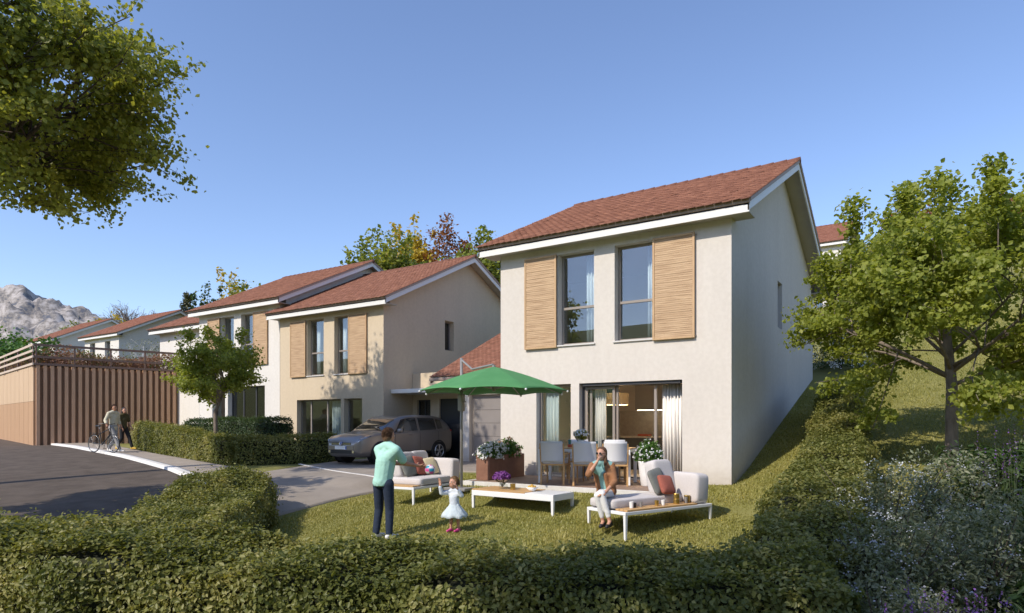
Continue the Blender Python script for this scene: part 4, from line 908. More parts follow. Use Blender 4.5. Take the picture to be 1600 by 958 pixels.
def bouquet(name, label, loc, vr, vh, vase, leaves, lcol, flowers, nf, R, seed, cat='flowers', zc=None, fsize=.045):
    root = empty(name, loc); tag(root, label, cat); r = np.random.default_rng(seed); zc = zc or vh*1.5
    MB().lathe([(vr*.8,0),(vr,.01),(vr*1.05,vh*.6),(vr*.9,vh),(vr*.8,vh),(vr*.85,.02)], 20).build('vase', vase, root, smooth=True)
    st = MB()
    for i in range(14):
        e = Vector(tuple(r.normal(0,1,3))).normalized(); e = Vector((e.x*R, e.y*R, zc + abs(e.z)*R*.7)); st.tube([(0,0,.03), tuple(e)], [.004,.002], 4, cap=False)
    st.build('stems', 'leaf_deep', root)
    v = unit(r.normal(size=(leaves,3))); C = v*R*r.uniform(.5,1,leaves)[:,None]*[1,1,.8] + [0,0,zc+R*.2]
    tag(leaf_mesh('leaves', C, .06, lcol, root, nrm=v, aspect=.45), None, kind='stuff')
    v = unit(r.normal(size=(nf,3))); v[:,2] = np.abs(v[:,2])*.9; C = v*R*r.uniform(.8,1.05,nf)[:,None]*[1.1,1.1,.9] + [0,0,zc+R*.2]
    tag(leaf_mesh('blossoms', C, fsize, flowers, root, nrm=v, spread=.5, aspect=.75), None, kind='stuff'); return root
bouquet('flower_vase', 'glass vase of purple flowers on the coffee table', onct(.50,.30,.0255), .055, .14, 'glass_clear', 60, 'leaf_deep', 'petal_purple', 520, .15, 91, zc=.17, fsize=.055)
cup('clear glass beside the purple flowers', onct(.66,.22,.0255), .03, .10, 'glass_clear', 'glass', 'drinking_glass', None); candle_holder('dark brass holder on the coffee table', onct(.76,.30,.0255), .11)
bw = empty('fruit_bowl', onct(1.20,.30,.0265)); tag(bw, 'white bowl of yellow fruit on the coffee table', 'bowl')
MB().lathe([(.05,0),(.055,.006),(.125,.075),(.118,.075),(.05,.014)], 24).build('bowl', 'ceramic_white', bw, smooth=True)
for i in range(7):
    a = i*.9; q = .05 if i else 0; cushion('fruit', .032,.032,.03, 'bread', bw, (math.cos(a)*q, math.sin(a)*q, .072+(.0 if i else .02)), p=2, n=8)
# ------------------------------------------------------------------ dining set on the terrace
dt = empty('dining_table', (-7.15,11.80,0), R_(14)); tag(dt, 'white framed dining table laid for a meal on the deck', 'table')
TL, TWd, TH_ = 1.92, .85, .74
f = MB().box(0,TL,0,.05,TH_-.08,TH_-.025).box(0,TL,TWd-.05,TWd,TH_-.08,TH_-.025).box(0,.05,.05,TWd-.05,TH_-.08,TH_-.025).box(TL-.05,TL,.05,TWd-.05,TH_-.08,TH_-.025); f.build('frame', 'white_metal', dt, bevel=.005)
for i in range(6): B(.01,TL-.01,.008+i*.14,.008+i*.14+.134,TH_-.024,TH_).build('table_board', 'teak', dt, bevel=.004)
for x, y in ((.03,.03),(TL-.03,.03),(.03,TWd-.03),(TL-.03,TWd-.03)): B(x-.03,x+.03,y-.03,y+.03,.004,TH_-.08).build('leg', 'white_metal', dt, bevel=.004)
dm = Matrix.Translation(dt.location) @ dt.rotation_euler.to_matrix().to_4x4()
def ondt(x, y, z=0): return tuple(dm @ Vector((x,y,TH_+z)))
ch = empty('dining_chair', (0,0,0)); tag(ch, 'x', 'chair', 'teak and white chairs round the dining table')
sw, sd, sh = .25, .24, .44
for x in (-1,1):
    MB().hexa([(x*.235-.018,-.25,.004),(x*.235+.018,-.25,.004),(x*.235+.018,-.215,.004),(x*.235-.018,-.215,.004),(x*.235-.016,-.225,sh-.02),(x*.235+.016,-.225,sh-.02),(x*.235+.016,-.19,sh-.02),(x*.235-.016,-.19,sh-.02)]).build('leg', 'teak', ch)
    MB().tube([(x*.235,.215,.004),(x*.235,.21,.62)], .017, 8).build('leg', 'teak', ch)
    MB().tube([(x*.24,-.22,sh-.02),(x*.245,-.25,.64),(x*.24,-.29,.84)], .015, 8).build('back_post', 'teak', ch)
    MB().box(x*.24-.022,x*.24+.022,-.24,.225,.615,.64).build('armrest', 'teak', ch, bevel=.006)
B(-.245,.245,-.235,.235,sh-.045,sh-.01).build('seat_frame', 'teak', ch, bevel=.004); cushion('seat', .225,.215,.03, 'chair_fabric', ch, (0,0,sh+.015), p=9)
bk = MB(); n = 10
for i in range(n+1):
    z = .47 + (.88-.47)*i/n; y = -.235 - .065*(i/n)**1.4
    bk.v += [(-.225,y,z),(.225,y,z)]
bk.f = [(2*i,2*i+1,2*i+3,2*i+2) for i in range(n)]
o = bk.build('backrest', 'chair_fabric', ch, smooth=True); sm = o.modifiers.new('solid','SOLIDIFY'); sm.thickness = .035; sm.offset = 0
chairs = [((.42,-.16,0), 'white-backed chair at the planter end of the dining table, back to the lawn'), ((1.08,-.16,R_(4)), 'white-backed chair behind the seated woman, back to the lawn'),
          ((1.62,-.02,R_(12)), 'dining chair at the corner near the white pot'), ((.55,.98,R_(180)), 'dining chair with its back to the glazed front'), ((1.35,1.0,R_(176)), 'dining chair nearest the open sliding door, back to the kitchen')]
for i, ((x,y,a), lb) in enumerate(chairs):
    c = ch if i == 0 else copy_tree(ch); p = dm @ Vector((x,y,0)); c.location = (p.x,p.y,0.0); c.rotation_euler = (0,0,R_(14)+a); c['label'] = lb
bouquet('flower_vase', 'white vase of cream flowers on the dining table', ondt(.80,.5,.001), .07, .16, 'ceramic_white', 420, 'leaf_green_yellow', 'petal_white', 110, .15, 95, zc=.22, fsize=.06)
for i, (x, y, m__, r, hgt, lb) in enumerate([(.35,.55,'ceramic_teal',.035,.13,'teal glass at the planter end of the dining table'),(.52,.62,'ceramic_teal',.033,.15,'slim teal glass beside the red bowl'),(1.12,.55,'ceramic_teal',.035,.13,'teal glass beside the white flower vase'),(.60,.35,'ceramic_red',.06,.06,'red bowl on the dining table'),(1.3,.35,'ceramic_dark',.02,.16,'thin dark bottle on the dining table'),(1.38,.45,'ceramic_white',.09,.03,'white plate on the dining table'),(.3,.25,'ceramic_white',.09,.03,'white plate at the planter end')]):
    cup(lb, ondt(x,y,.001), r, hgt, m__, 'tableware', 'tableware', 'things laid on the dining table')
# planters
p = empty('corten_planter', (-8.70,11.72,0.001)); tag(p, 'rust brown box planter with white and salmon flowers', 'planter')
pw, pl_, ph = .36, 1.42, .54
MB().box(0,pw,0,.02,0,ph).box(0,pw,pl_-.02,pl_,0,ph).box(0,.02,.02,pl_-.02,0,ph).box(pw-.02,pw,.02,pl_-.02,0,ph).box(.02,pw-.02,.02,pl_-.02,0,.04).build('box', 'corten', p, bevel=.004)
B(.02,pw-.02,.02,pl_-.02,.05,ph-.05).build('soil', 'soil', p)
def planting(name, parent, c, rad, n, leaf, flow, nf, seed, ls=.07, fs=.055):
    r = np.random.default_rng(seed); nzz = Noise3(seed, f=9)
    v = unit(r.normal(size=(n,3))); v[:,2] = np.abs(v[:,2]); C = v*np.array(rad)*((1-.5*r.random(n)**1.3)*(1+.13*nzz(v)))[:,None] + np.array(c)
    tag(leaf_mesh('foliage', C, ls, leaf, parent, nrm=v+[0,0,.3], spread=.8, aspect=.5), None, kind='stuff')
    v = unit(r.normal(size=(nf,3))); v[:,2] = np.abs(v[:,2]); m = 6; C = np.repeat(v*np.array(rad)*1.02*(1+.13*nzz(v))[:,None] + np.array(c), m, 0) + r.normal(0,fs*.35,(nf*m,3))
    tag(leaf_mesh('blossom', C, fs*.8, flow, parent, nrm=np.repeat(v,m,0), spread=.6, aspect=.85), None, kind='stuff')
planting('x', p, (pw/2,.34,ph-.06), (.27,.40,.34), 1500, 'leaf_bright', 'petal_white', 95, 101, fs=.07); planting('x', p, (pw/2,1.0,ph-.06), (.27,.42,.40), 1500, 'leaf_bright', 'petal_pink', 34, 102, fs=.065)
p = empty('round_pot', (-4.93,12.36,.001)); tag(p, 'textured white pot with a round flowering bush beside the curtain', 'planter')
n = 28; prof = [(.135,0),(.15,.02),(.185,.25),(.215,.47),(.22,.50),(.20,.50),(.19,.42)]
mb = MB(); mb.lathe(prof, 40)
vv = []
for i, (x,y,z) in enumerate(mb.v):
    a = math.atan2(y,x); k = 1 + .035*math.sin(a*7 + z*22) + .025*math.sin(a*11 - z*31); vv.append((x*k,y*k,z))
mb.v = vv; mb.build('pot', 'pot_white', p, smooth=True); MB().lathe([(.18,.40),(.18,.44)], 20).build('soil', 'soil', p)
planting('x', p, (0,0,.50), (.27,.27,.40), 2600, 'leaf_bright', 'petal_white', 80, 103, ls=.06, fs=.035)
# parasol
pb = Vector((-8.55,11.0,0)); zg = hz(pb.x,pb.y); cc = Vector((-7.52,10.72,0))
u = empty('parasol', (pb.x,pb.y,zg)); tag(u, 'green cantilever parasol on a grey side pole', 'parasol')
def loc_(v): return (v[0]-pb.x, v[1]-pb.y, v[2]-zg)
B(-.28,.28,-.26,.26,-.02,.04).build('base', 'grey_metal', u, bevel=.01)
MB().tube([(0,0,.05),(0,0,2.62-zg)], .03, 14).build('pole', 'grey_metal', u, smooth=True)
apex = 2.36; rim = 1.86; Rr = 1.52; nseg = 8; seg = 12; rings = 10; vs = []; fs = []; ph0 = R_(12)
for i in range(rings+1):
    q = i/rings
    for j in range(nseg*seg):
        a = ph0 + 2*math.pi*j/(nseg*seg); t = (j % seg)/seg; poly = math.cos(math.pi/nseg)/math.cos((t-.5)*2*math.pi/nseg)
        sag = math.sin(math.pi*t)*q; rr = Rr*q*(poly*(1) - .02*sag)
        z = apex - (apex-rim)*(q**1.12) + .06*math.sin(math.pi*q)*.3 - .035*sag*q*.6 + (.055*math.sin(math.pi*t)*(q**6))
        vs.append(loc_((cc.x+rr*math.cos(a), cc.y+rr*math.sin(a), z)))
m = nseg*seg
for i in range(rings):
    for j in range(m): fs.append((i*m+j, i*m+(j+1)%m, (i+1)*m+(j+1)%m, (i+1)*m+j))
cv = MB().add(vs, fs).build('canopy', 'parasol_green', u); sm = cv.modifiers.new('solid','SOLIDIFY'); sm.thickness = .008
for f_ in cv.data.polygons: f_.use_smooth = True
for k_ in range(nseg):
    a = ph0 + 2*math.pi*k_/nseg; e = (cc.x+Rr*.985*math.cos(a), cc.y+Rr*.985*math.sin(a), rim-.012); 
    MB().tube([loc_((cc.x+.03*math.cos(a),cc.y+.03*math.sin(a),apex-.03)), loc_(((cc.x+e[0])/2,(cc.y+e[1])/2,(apex+rim)/2+.0)), loc_(e)], .010, 6).build('rib', 'grey_metal', u)
    MB().tube([loc_((cc.x+.05*math.cos(a),cc.y+.05*math.sin(a),1.93)), loc_((cc.x*.5+e[0]*.5, cc.y*.5+e[1]*.5, (apex+rim)/2-.02))], .008, 6).build('strut', 'grey_metal', u)
    cushion('tip', .022,.022,.022, 'white_metal', u, loc_((e[0]+.02*math.cos(a),e[1]+.02*math.sin(a),e[2])), p=2, n=6)
MB().tube([loc_((cc.x,cc.y,1.88)), loc_((cc.x,cc.y,2.40))], .035, 12).build('hub', 'grey_metal', u)
MB().tube([(0,0,2.58-zg), loc_((pb.x+.35,pb.y-.09,2.36)), loc_((cc.x-.02,cc.y,2.41))], .022, 10).build('arm', 'grey_metal', u)
MB().tube([(0,0,1.92-zg), loc_((pb.x+.55,pb.y-.12,2.05))], .016, 8).build('brace', 'grey_metal', u)
MB().box(-.06,.06,-.06,.06,1.50-zg,1.86-zg).build('crank_box', 'grey_metal', u, bevel=.02)
MB().tube([(.06,0,1.7-zg),(.12,0,1.7-zg),(.12,0,1.58-zg)], .01, 6).build('crank_handle', 'grey_metal', u)
# ------------------------------------------------------------------ people
def capsule(mb, a, b, r0, r1, n=14, k=4):
    a, b = Vector(a), Vector(b); d = b-a; L = d.length; d = d/L if L > 1e-6 else Vector((0,0,1))
    x = d.orthogonal().normalized(); y = d.cross(x); rows = []
    for i in range(k+1): t = math.pi/2*(1-i/k); rows.append((a - d*r0*math.sin(t), r0*math.cos(t)))
    for i in range(k+1): t = math.pi/2*(i/k); rows.append((b + d*r1*math.sin(t), r1*math.cos(t)))
    s = len(mb.v)
    for c, r in rows:
        r = max(r, 1e-4)
        for j in range(n):
            q = 2*math.pi*j/n; mb.v.append(tuple(c + (x*math.cos(q)+y*math.sin(q))*r))
    for i in range(len(rows)-1):
        for j in range(n): mb.f.append((s+i*n+j, s+i*n+(j+1)%n, s+(i+1)*n+(j+1)%n, s+(i+1)*n+j))
    mb.f.append(tuple(s+j for j in range(n))[::-1]); mb.f.append(tuple(s+(len(rows)-1)*n+j for j in range(n)))
def ellip(mb, c, r, axes=None, n=14):
    c = Vector(c); X, Y, Z = axes or (Vector((1,0,0)),Vector((0,1,0)),Vector((0,0,1))); s = len(mb.v); k = 10
    for i in range(k+1):
        t = -math.pi/2 + math.pi*i/k
        for j in range(n):
            q = 2*math.pi*j/n; cr = max(math.cos(t),1e-3)
            mb.v.append(tuple(c + X*(r[0]*cr*math.cos(q)) + Y*(r[1]*cr*math.sin(q)) + Z*(r[2]*math.sin(t))))
    for i in range(k):
        for j in range(n): mb.f.append((s+i*n+j, s+i*n+(j+1)%n, s+(i+1)*n+(j+1)%n, s+(i+1)*n+j))
    mb.f.append(tuple(s+j for j in range(n))[::-1]); mb.f.append(tuple(s+k*n+j for j in range(n)))
def blob(mb, name, mat, parent, voxel, smooth=6):
    o = mb.build(name, mat, parent)
    r = o.modifiers.new('remesh','REMESH'); r.mode = 'VOXEL'; r.voxel_size = voxel; r.use_smooth_shade = True
    s = o.modifiers.new('smooth','SMOOTH'); s.factor = .5; s.iterations = smooth
    return o
def hand(mb, wrist, d, palm, s=1.0, curl=.35):
    """palm and five bent fingers; d pointing direction, palm = direction the palm faces"""
    w = Vector(wrist); d = Vector(d).normalized(); p = Vector(palm); p = (p - d*p.dot(d)).normalized(); side = d.cross(p)
    c = w + d*.055*s
    for k in (-.024,-.008,.008,.024): capsule(mb, w + d*.012*s + side*k*.7*s, c + d*.03*s + side*k*s, .015*s, .013*s, 8, 3)
    for i, k in enumerate((-.028,-.0095,.0095,.028)):
        L = (.062,.074,.078,.066)[i]*s; b = c + d*.036*s + side*k*1.08*s; m = b + (d*math.cos(curl) + p*math.sin(curl))*L*.5; e = m + (d*math.cos(curl*2.4) + p*math.sin(curl*2.4))*L*.5
        capsule(mb, b, m, .0092*s, .0085*s, 8, 3); capsule(mb, m, e, .0085*s, .0072*s, 8, 3)
    b = w + d*.022*s + side*.026*s; m = b + (side*.8 + d*.55 + p*.3).normalized()*.038*s; e = m + (d*.85 + side*.25 + p*.35).normalized()*.034*s
    capsule(mb, b, m, .0115*s, .0105*s, 8, 3); capsule(mb, m, e, .010*s, .008*s, 8, 3)
def person(label, loc, J, size, face, skin='skin', voxel=.0085, hair=None, hands=True, rotz=TH, tor=1.0, hs=None, glasses=False):
    """J: joints in a frame with x to the viewer's right, y away, z up. size = stature used for girths; face = facing of the head"""
    k = size/1.78; V3 = lambda p: Vector(p); F = Vector(face).normalized(); Rt = F.cross(Vector((0,0,1))).normalized(); Up = Rt.cross(F)
    hk = hs or k
    mb = MB(); C = lambda a, b, r0, r1: capsule(mb, J[a], J[b], r0*k, r1*k)
    hd = V3(J['head']); ax = (Rt, F, Up)
    ellip(mb, hd + Up*.012*hk, (.074*hk,.092*hk,.105*hk), ax); ellip(mb, hd + F*.022*hk - Up*.045*hk, (.055*hk,.066*hk,.072*hk), ax)
    ellip(mb, hd + F*.092*hk - Up*.018*hk, (.012*hk,.018*hk,.022*hk), ax)           # nose
    for s in (-1,1): ellip(mb, hd + Rt*s*.077*hk - Up*.01*hk, (.008*hk,.018*hk,.028*hk), ax)   # ears
    ellip(mb, hd + F*.082*hk - Up*.066*hk, (.022*hk,.010*hk,.010*hk), ax)
    capsule(mb, J['neck'], hd - Up*.04*hk, .056*k, .052*hk)
    C('chest','neck',.10*tor,.062); C('pelvis','chest',.115*tor,.13*tor)
    for s in 'lr':
        C('neck', s+'sh', .06, .052); capsule(mb, V3(J['chest']), J[s+'sh'], .11*k*tor, .055*k); C(s+'sh', s+'el', .050, .040); C(s+'el', s+'wr', .039, .026)
        C('pelvis', s+'hip', .11*tor, .088); C(s+'hip', s+'kn', .082, .056); C(s+'kn', s+'an', .056, .036)
        C(s+'an', s+'to', .036, .026); capsule(mb, J[s+'an'], V3(J[s+'an']) + (V3(J[s+'an'])-V3(J[s+'to'])).normalized()*.03*k - Vector((0,0,.035*k)), .034*k, .03*k)
        if hands:
            d = J.get(s+'hd'); d = V3(d) if d else V3(J[s+'wr'])-V3(J[s+'el']); hand(mb, J[s+'wr'], d, J.get(s+'pm', (0,0,-1)), hk*.98, J.get(s+'cu', .35))
    body = blob(mb, 'person', skin, None, voxel, 3); body.location = loc; body.rotation_euler = (0,0,rotz); tag(body, label, 'person')
    for s in (-1,1):
        if not glasses:
            m_ = MB(); ellip(m_, hd + Rt*s*.031*hk + F*.080*hk + Up*.008*hk, (.012*hk,.007*hk,.008*hk), ax, 8); e_ = m_.build('eye', 'eye_white', body, smooth=True)
            m_ = MB(); ellip(m_, hd + Rt*s*.031*hk + F*.086*hk + Up*.008*hk, (.005*hk,.004*hk,.006*hk), ax, 8); m_.build('iris', 'hair_black', e_, smooth=True)
            m_ = MB(); ellip(m_, hd + Rt*s*.031*hk + F*.084*hk + Up*.026*hk, (.018*hk,.006*hk,.004*hk), ax, 8); m_.build('eyebrow', hair[0] if hair else 'hair_brown', body, smooth=True)
    m_ = MB(); ellip(m_, hd + F*.087*hk - Up*.062*hk, (.02*hk,.008*hk,.006*hk), ax, 8); m_.build('mouth', 'lips', body, smooth=True)
    if glasses:
        m_ = MB()
        for s in (-1,1): ellip(m_, hd + Rt*s*.032*hk + F*.090*hk + Up*.006*hk, (.028*hk,.005*hk,.021*hk), ax, 10)
        for s in (-1,1): m_.tube([tuple(hd + Rt*s*.06*hk + F*.085*hk + Up*.01*hk), tuple(hd + Rt*s*.085*hk + Up*.01*hk)], .004*hk, 5)
        m_.build('sunglasses', 'lens_dark', body, smooth=True)
    if hair:
        m_ = MB(); ellip(m_, hd + Up*.030*hk - F*.016*hk, (.090*hk,.104*hk,.106*hk), ax)
        ellip(m_, hd - F*.034*hk - Up*.012*hk, (.086*hk,.080*hk,.10*hk), ax)
        for a, b, r0, r1 in hair[1]: capsule(m_, hd + Rt*a[0]*hk + F*a[1]*hk + Up*a[2]*hk, hd + Rt*b[0]*hk + F*b[1]*hk + Up*b[2]*hk, r0*hk, r1*hk)
        # cut the cap away from the face by moving face-side vertices back
        vv = []
        for p_ in m_.v:
            q = Vector(p_) - hd; fd = q.dot(F)/hk; u_ = q.dot(Up)/hk
            lim = .090 if u_ > .082 else (.035 if u_ > .04 else (-.002 if u_ > -.12 else .03))
            if fd > lim and u_ < .125: q = q - F*(fd-lim)*hk
            vv.append(tuple(hd+q))
        m_.v = vv; hb = blob(m_, 'hair', hair[0], body, .009, 4)
        nh = 2200 if len(hair[1]) < 2 else 8; R_h = np.random.default_rng(int(size*1000)); v = unit(R_h.normal(size=(nh,3))); A = np.array([list(Rt),list(F),list(Up)])
        keep = ~((v[:,1] > .15) & (v[:,2] < .55)) & (v[:,2] > -.75); v = v[keep]
        P = np.array(hd)[None] + (v*np.array([.089,.100,.105])*hk) @ A + np.array(Up*.026*hk - F*.020*hk)[None]
        tag(leaf_mesh('hair_strands', P, .042*hk, hair[0], hb, nrm=(v @ A)*1.2, spread=.55, aspect=.16, droop=.5), None, kind='stuff')
    return body, k
def clothe(body, name, mat, prims, voxel=.010, smooth=5, hemz=None):
    m_ = MB()
    for a, b, r0, r1 in prims: capsule(m_, a, b, r0, r1)
    if hemz: m_.v = [(x,y,max(z,hemz)) for x,y,z in m_.v]
    return blob(m_, name, mat, body, voxel, smooth)
def lerp(a, b, t): return tuple(Vector(a).lerp(Vector(b), t))
def shoes(body, J, k, mat, h=.055):
    for s in 'lr':
        a, t = Vector(J[s+'an']), Vector(J[s+'to']); d = (t-a); d.z = 0; d.normalize(); zf = min(a.z, t.z)
        m_ = MB(); capsule(m_, (a.x-d.x*.035*k, a.y-d.y*.035*k, t.z+.012*k), (t.x+d.x*.03*k, t.y+d.y*.03*k, t.z+.004*k), .044*k, .034*k); capsule(m_, (a.x-d.x*.01,a.y-d.y*.01,a.z-.02*k), (a.x+d.x*.06*k,a.y+d.y*.06*k,t.z+.02*k), .045*k, .04*k)
        m_.v = [(x,y,max(z, t.z-.034*k)) for x,y,z in m_.v]; blob(m_, 'shoe', mat, body, .009, 3)
def trousers(body, J, k, mat, tor=1.0, short=.93, ease=.012, sl=1.0):
    pr = [(J['pelvis'], lerp(J['pelvis'],J['chest'],.18), (.118*tor+ease)*k, (.118*tor+ease)*k)]
    for s in 'lr':
        an = lerp(J[s+'kn'], J[s+'an'], short)
        pr += [(J['pelvis'], J[s+'hip'], (.112*tor+ease)*k, (.084+ease)*k), (J[s+'hip'], J[s+'kn'], (.084+ease)*k, (.060+ease)*k*sl), (J[s+'kn'], an, (.060+ease)*k*sl, (.046+ease)*k*sl)]
    return clothe(body, 'trousers', mat, pr)
def shirt(body, J, k, mat, tor=1.0, sleeve='short', ease=.014, low=0.0, name='shirt', hem=None, hemz=None):
    pr = [(lerp(J['pelvis'],J['chest'],low), J['chest'], (.122*tor+ease)*k, (.135*tor+ease)*k), (J['chest'], lerp(J['chest'],J['neck'],.86), (.105*tor+ease)*k, .076*k)]
    if hem: pr.append((hem, J['pelvis'], (.125*tor+ease)*k, (.125*tor+ease)*k))
    for s in 'lr':
        pr += [(J['neck'], J[s+'sh'], (.066+ease*.8)*k, (.060+ease)*k), (J['chest'], J[s+'sh'], (.112*tor+ease)*k, (.060+ease)*k)]
        if sleeve == 'short': pr.append((J[s+'sh'], lerp(J[s+'sh'],J[s+'el'],.72), (.058+ease)*k, (.054+ease)*k))
        elif sleeve: pr += [(J[s+'sh'], J[s+'el'], (.056+ease)*k, (.046+ease)*k), (J[s+'el'], lerp(J[s+'el'],J[s+'wr'],sleeve), (.046+ease)*k, (.036+ease)*k)]
    return clothe(body, name, mat, pr, hemz=hemz)
# --- man in mint polo shirt
gu, gw = -7.49, 7.71
J = dict(pelvis=(-.07,.0,.93), chest=(-.03,.02,1.24), neck=(.0,.03,1.49), head=(.015,.05,1.645), rsh=(.155,-.09,1.42), lsh=(-.165,.13,1.42),
  rel=(.27,.06,1.20), rwr=(.47,.22,1.155), lel=(.06,.34,1.19), lwr=(.30,.46,1.16), rhip=(.02,-.05,.88), lhip=(-.15,.05,.88), rkn=(.035,.0,.47), lkn=(-.155,.10,.47), ran=(.04,-.07,.075), lan=(-.19,.02,.075),
  rto=(.12,.05,.035), lto=(-.11,.14,.035), rpm=(-.3,.3,.9), lpm=(-.2,-.2,.9), rcu=.45, lcu=.45)
man, k = person('man in mint polo shirt and navy trousers reaching towards a ball', at(gu,gw), J, 1.78, (.72,.68,-.12), 'skin_tan', hair=('hair_ginger', []))
shirt(man, J, k, 'shirt_mint', tor=1.06, hem=(-.085,-.005,.91), hemz=.845, ease=.02); trousers(man, J, k, 'trousers_navy'); shoes(man, J, k, 'shoe_white')
m_ = MB(); capsule(m_, lerp(J['neck'],J['head'],.05), lerp(J['neck'],J['head'],.25), .066*k, .066*k); blob(m_, 'collar', 'shirt_mint', man, .009, 2)
# ball in the air
Xb, Yb = -1.347, 10.85; bu, bwv = VW(Xb, Yb); bz = .477
ball = empty('ball', (bu,bwv,bz)); tag(ball, 'pink and blue patterned ball in mid air between man and girl', 'ball')
n = 20; vs = []; 
for i in range(n+1):
    t = -math.pi/2 + math.pi*i/n
    for j in range(30): vs.append((.085*max(math.cos(t),1e-3)*math.cos(j*2*math.pi/30), .085*max(math.cos(t),1e-3)*math.sin(j*2*math.pi/30), .085*math.sin(t)))
for nm, mt, tst in (('panel','ball_pink',lambda i,j: (j//5+ i//4) % 3 == 0), ('panel','ball_blue',lambda i,j: (j//5+ i//4) % 3 == 1), ('panel','ball_white',lambda i,j: (j//5+ i//4) % 3 == 2)):
    MB().add(vs, [(i*30+j, i*30+(j+1)%30, (i+1)*30+(j+1)%30, (i+1)*30+j) for i in range(n) for j in range(30) if tst(i,j)]).build(nm, mt, ball, smooth=True)
# --- little girl in white tutu dress
gu, gw = -6.68, 8.41
J = dict(pelvis=(.0,.0,.42), chest=(-.005,.0,.57), neck=(-.01,.0,.685), head=(-.015,-.01,.80), rsh=(-.085,.02,.645), lsh=(.075,-.03,.645), rel=(-.205,-.05,.635), rwr=(-.225,-.09,.755), lel=(.125,-.09,.60), lwr=(.065,-.13,.70),
  rhip=(-.045,.01,.40), lhip=(.045,-.01,.40), rkn=(-.055,.0,.225), lkn=(.06,-.02,.225), ran=(-.06,.01,.055), lan=(.065,.0,.055), rto=(-.10,-.055,.025), lto=(.02,-.075,.025), rhd=(0,-.1,1), rpm=(-.7,-.7,0), lhd=(-.3,-.2,.9), lpm=(-1,0,0), rcu=.2, lcu=.4)
girl, k = person('little girl in white tutu dress with raised arms', at(gu,gw), J, .98, (-.72,-.66,.10), 'skin', voxel=.0065, hair=('hair_blond', [((0,-.09,.03),(0,-.14,-.02),.04,.03)]), tor=.95, hs=.80)
shirt(girl, J, k, 'dress_white', tor=.98, sleeve=.85, name='dress_top', ease=.02)
sk = MB(); nn = 48; rows = [(.072,.46),(.085,.43),(.135,.36),(.185,.29),(.205,.245)]
for r, z in rows:
    for j in range(nn):
        a = 2*math.pi*j/nn; q = r*(1+.07*math.sin(a*9+z*20)*(r/.2)**1.5+.03*math.sin(a*5)); sk.v.append((q*math.cos(a), q*math.sin(a)*.9, z + .012*math.sin(a*7)*(r/.2)))
for i in range(len(rows)-1):
    for j in range(nn): sk.f.append((i*nn+j, i*nn+(j+1)%nn, (i+1)*nn+(j+1)%nn, (i+1)*nn+j))
o = sk.build('skirt', 'dress_tulle', girl, smooth=True); sm = o.modifiers.new('solid','SOLIDIFY'); sm.thickness = .006
shoes(girl, J, k*1.1, 'shoe_pink')
# --- seated woman drinking
wl0 = world_of(s1, (.0,.56,0)); gu, gw = -4.56, 9.46; zw = s1.location.z
J = dict(pelvis=(.12,.28,.55), chest=(.06,.23,.83), neck=(.035,.20,1.03), head=(.02,.165,1.155), rsh=(-.125,.17,.965), lsh=(.185,.20,.965), rel=(-.205,.02,.84), rwr=(-.075,-.005,1.035), lel=(.215,.08,.72), lwr=(.045,-.09,.565),
  rhip=(.05,.25,.52), lhip=(.19,.27,.52), rkn=(-.085,-.10,.515), lkn=(-.01,-.12,.545), ran=(.02,-.02,.10), lan=(.115,-.09,.11), rto=(-.03,-.13,.04), lto=(.06,-.20,.045), rhd=(.35,.15,.7), rpm=(.8,.3,0), rcu=.7, lhd=(-.8,-.4,-.15), lpm=(0,0,-1), lcu=.3)
wom, k = person('woman in rust jacket and white trousers drinking on the sofa end', (gu,gw,zw), J, 1.62, (-.66,-.74,.06), 'skin', hair=('hair_brown', [((.0,-.05,.0),(.03,-.07,-.16),.075,.07),((.06,-.02,-.03),(.085,-.03,-.22),.04,.05),((-.05,-.03,-.03),(-.06,-.05,-.18),.04,.045)]), glasses=True, tor=.86)
shirt(wom, J, k, 'top_teal', tor=.86, sleeve=None, ease=.008, name='top'); trousers(wom, J, k, 'trousers_white', tor=.9, short=.80, ease=.003, sl=.92); shoes(wom, J, k, 'shoe_dark')
pr = []
c_, n_, p_ = Vector(J['chest']), Vector(J['neck']), Vector(J['pelvis']); fw = Vector((-.55,-.83,0)); sd = Vector((.83,-.55,0))
for s in (-1,1):
    for t in (0,.33,.66,1):
        b = p_.lerp(c_, t); pr.append((tuple(b + sd*s*.095*k - fw*.02*k), tuple(b + sd*s*.135*k + fw*.03*k), .075*k, .055*k))
    pr.append((tuple(p_ + sd*s*.085*k + fw*.085*k), tuple(c_ + sd*s*.075*k + fw*.085*k), .040*k, .042*k)); pr.append((tuple(p_ + sd*s*.115*k), tuple(c_ + sd*s*.115*k), .075*k, .08*k)); pr.append((tuple(c_ + sd*s*.11*k), tuple(n_ + sd*s*.07*k - Vector((0,0,.02))), .075*k, .05*k))
pr.append((tuple(p_ - fw*.05*k), tuple(c_ - fw*.05*k), .115*k, .12*k)); pr.append((tuple(c_ - fw*.05*k), tuple(n_ - fw*.03*k), .11*k, .06*k))
for s, t in (('r',.15),('l',.35)): pr += [(J['neck'], J[s+'sh'], .05*k, .07*k), (J[s+'sh'], J[s+'el'], .07*k, .062*k), (J[s+'el'], lerp(J[s+'el'],J[s+'wr'],t), .062*k, .056*k)]
clothe(wom, 'jacket', 'jacket_rust', pr)
gl = Matrix.Translation((gu,gw,zw)) @ Matrix.Rotation(TH,4,'Z') @ Vector((-.045,-.02,1.06))
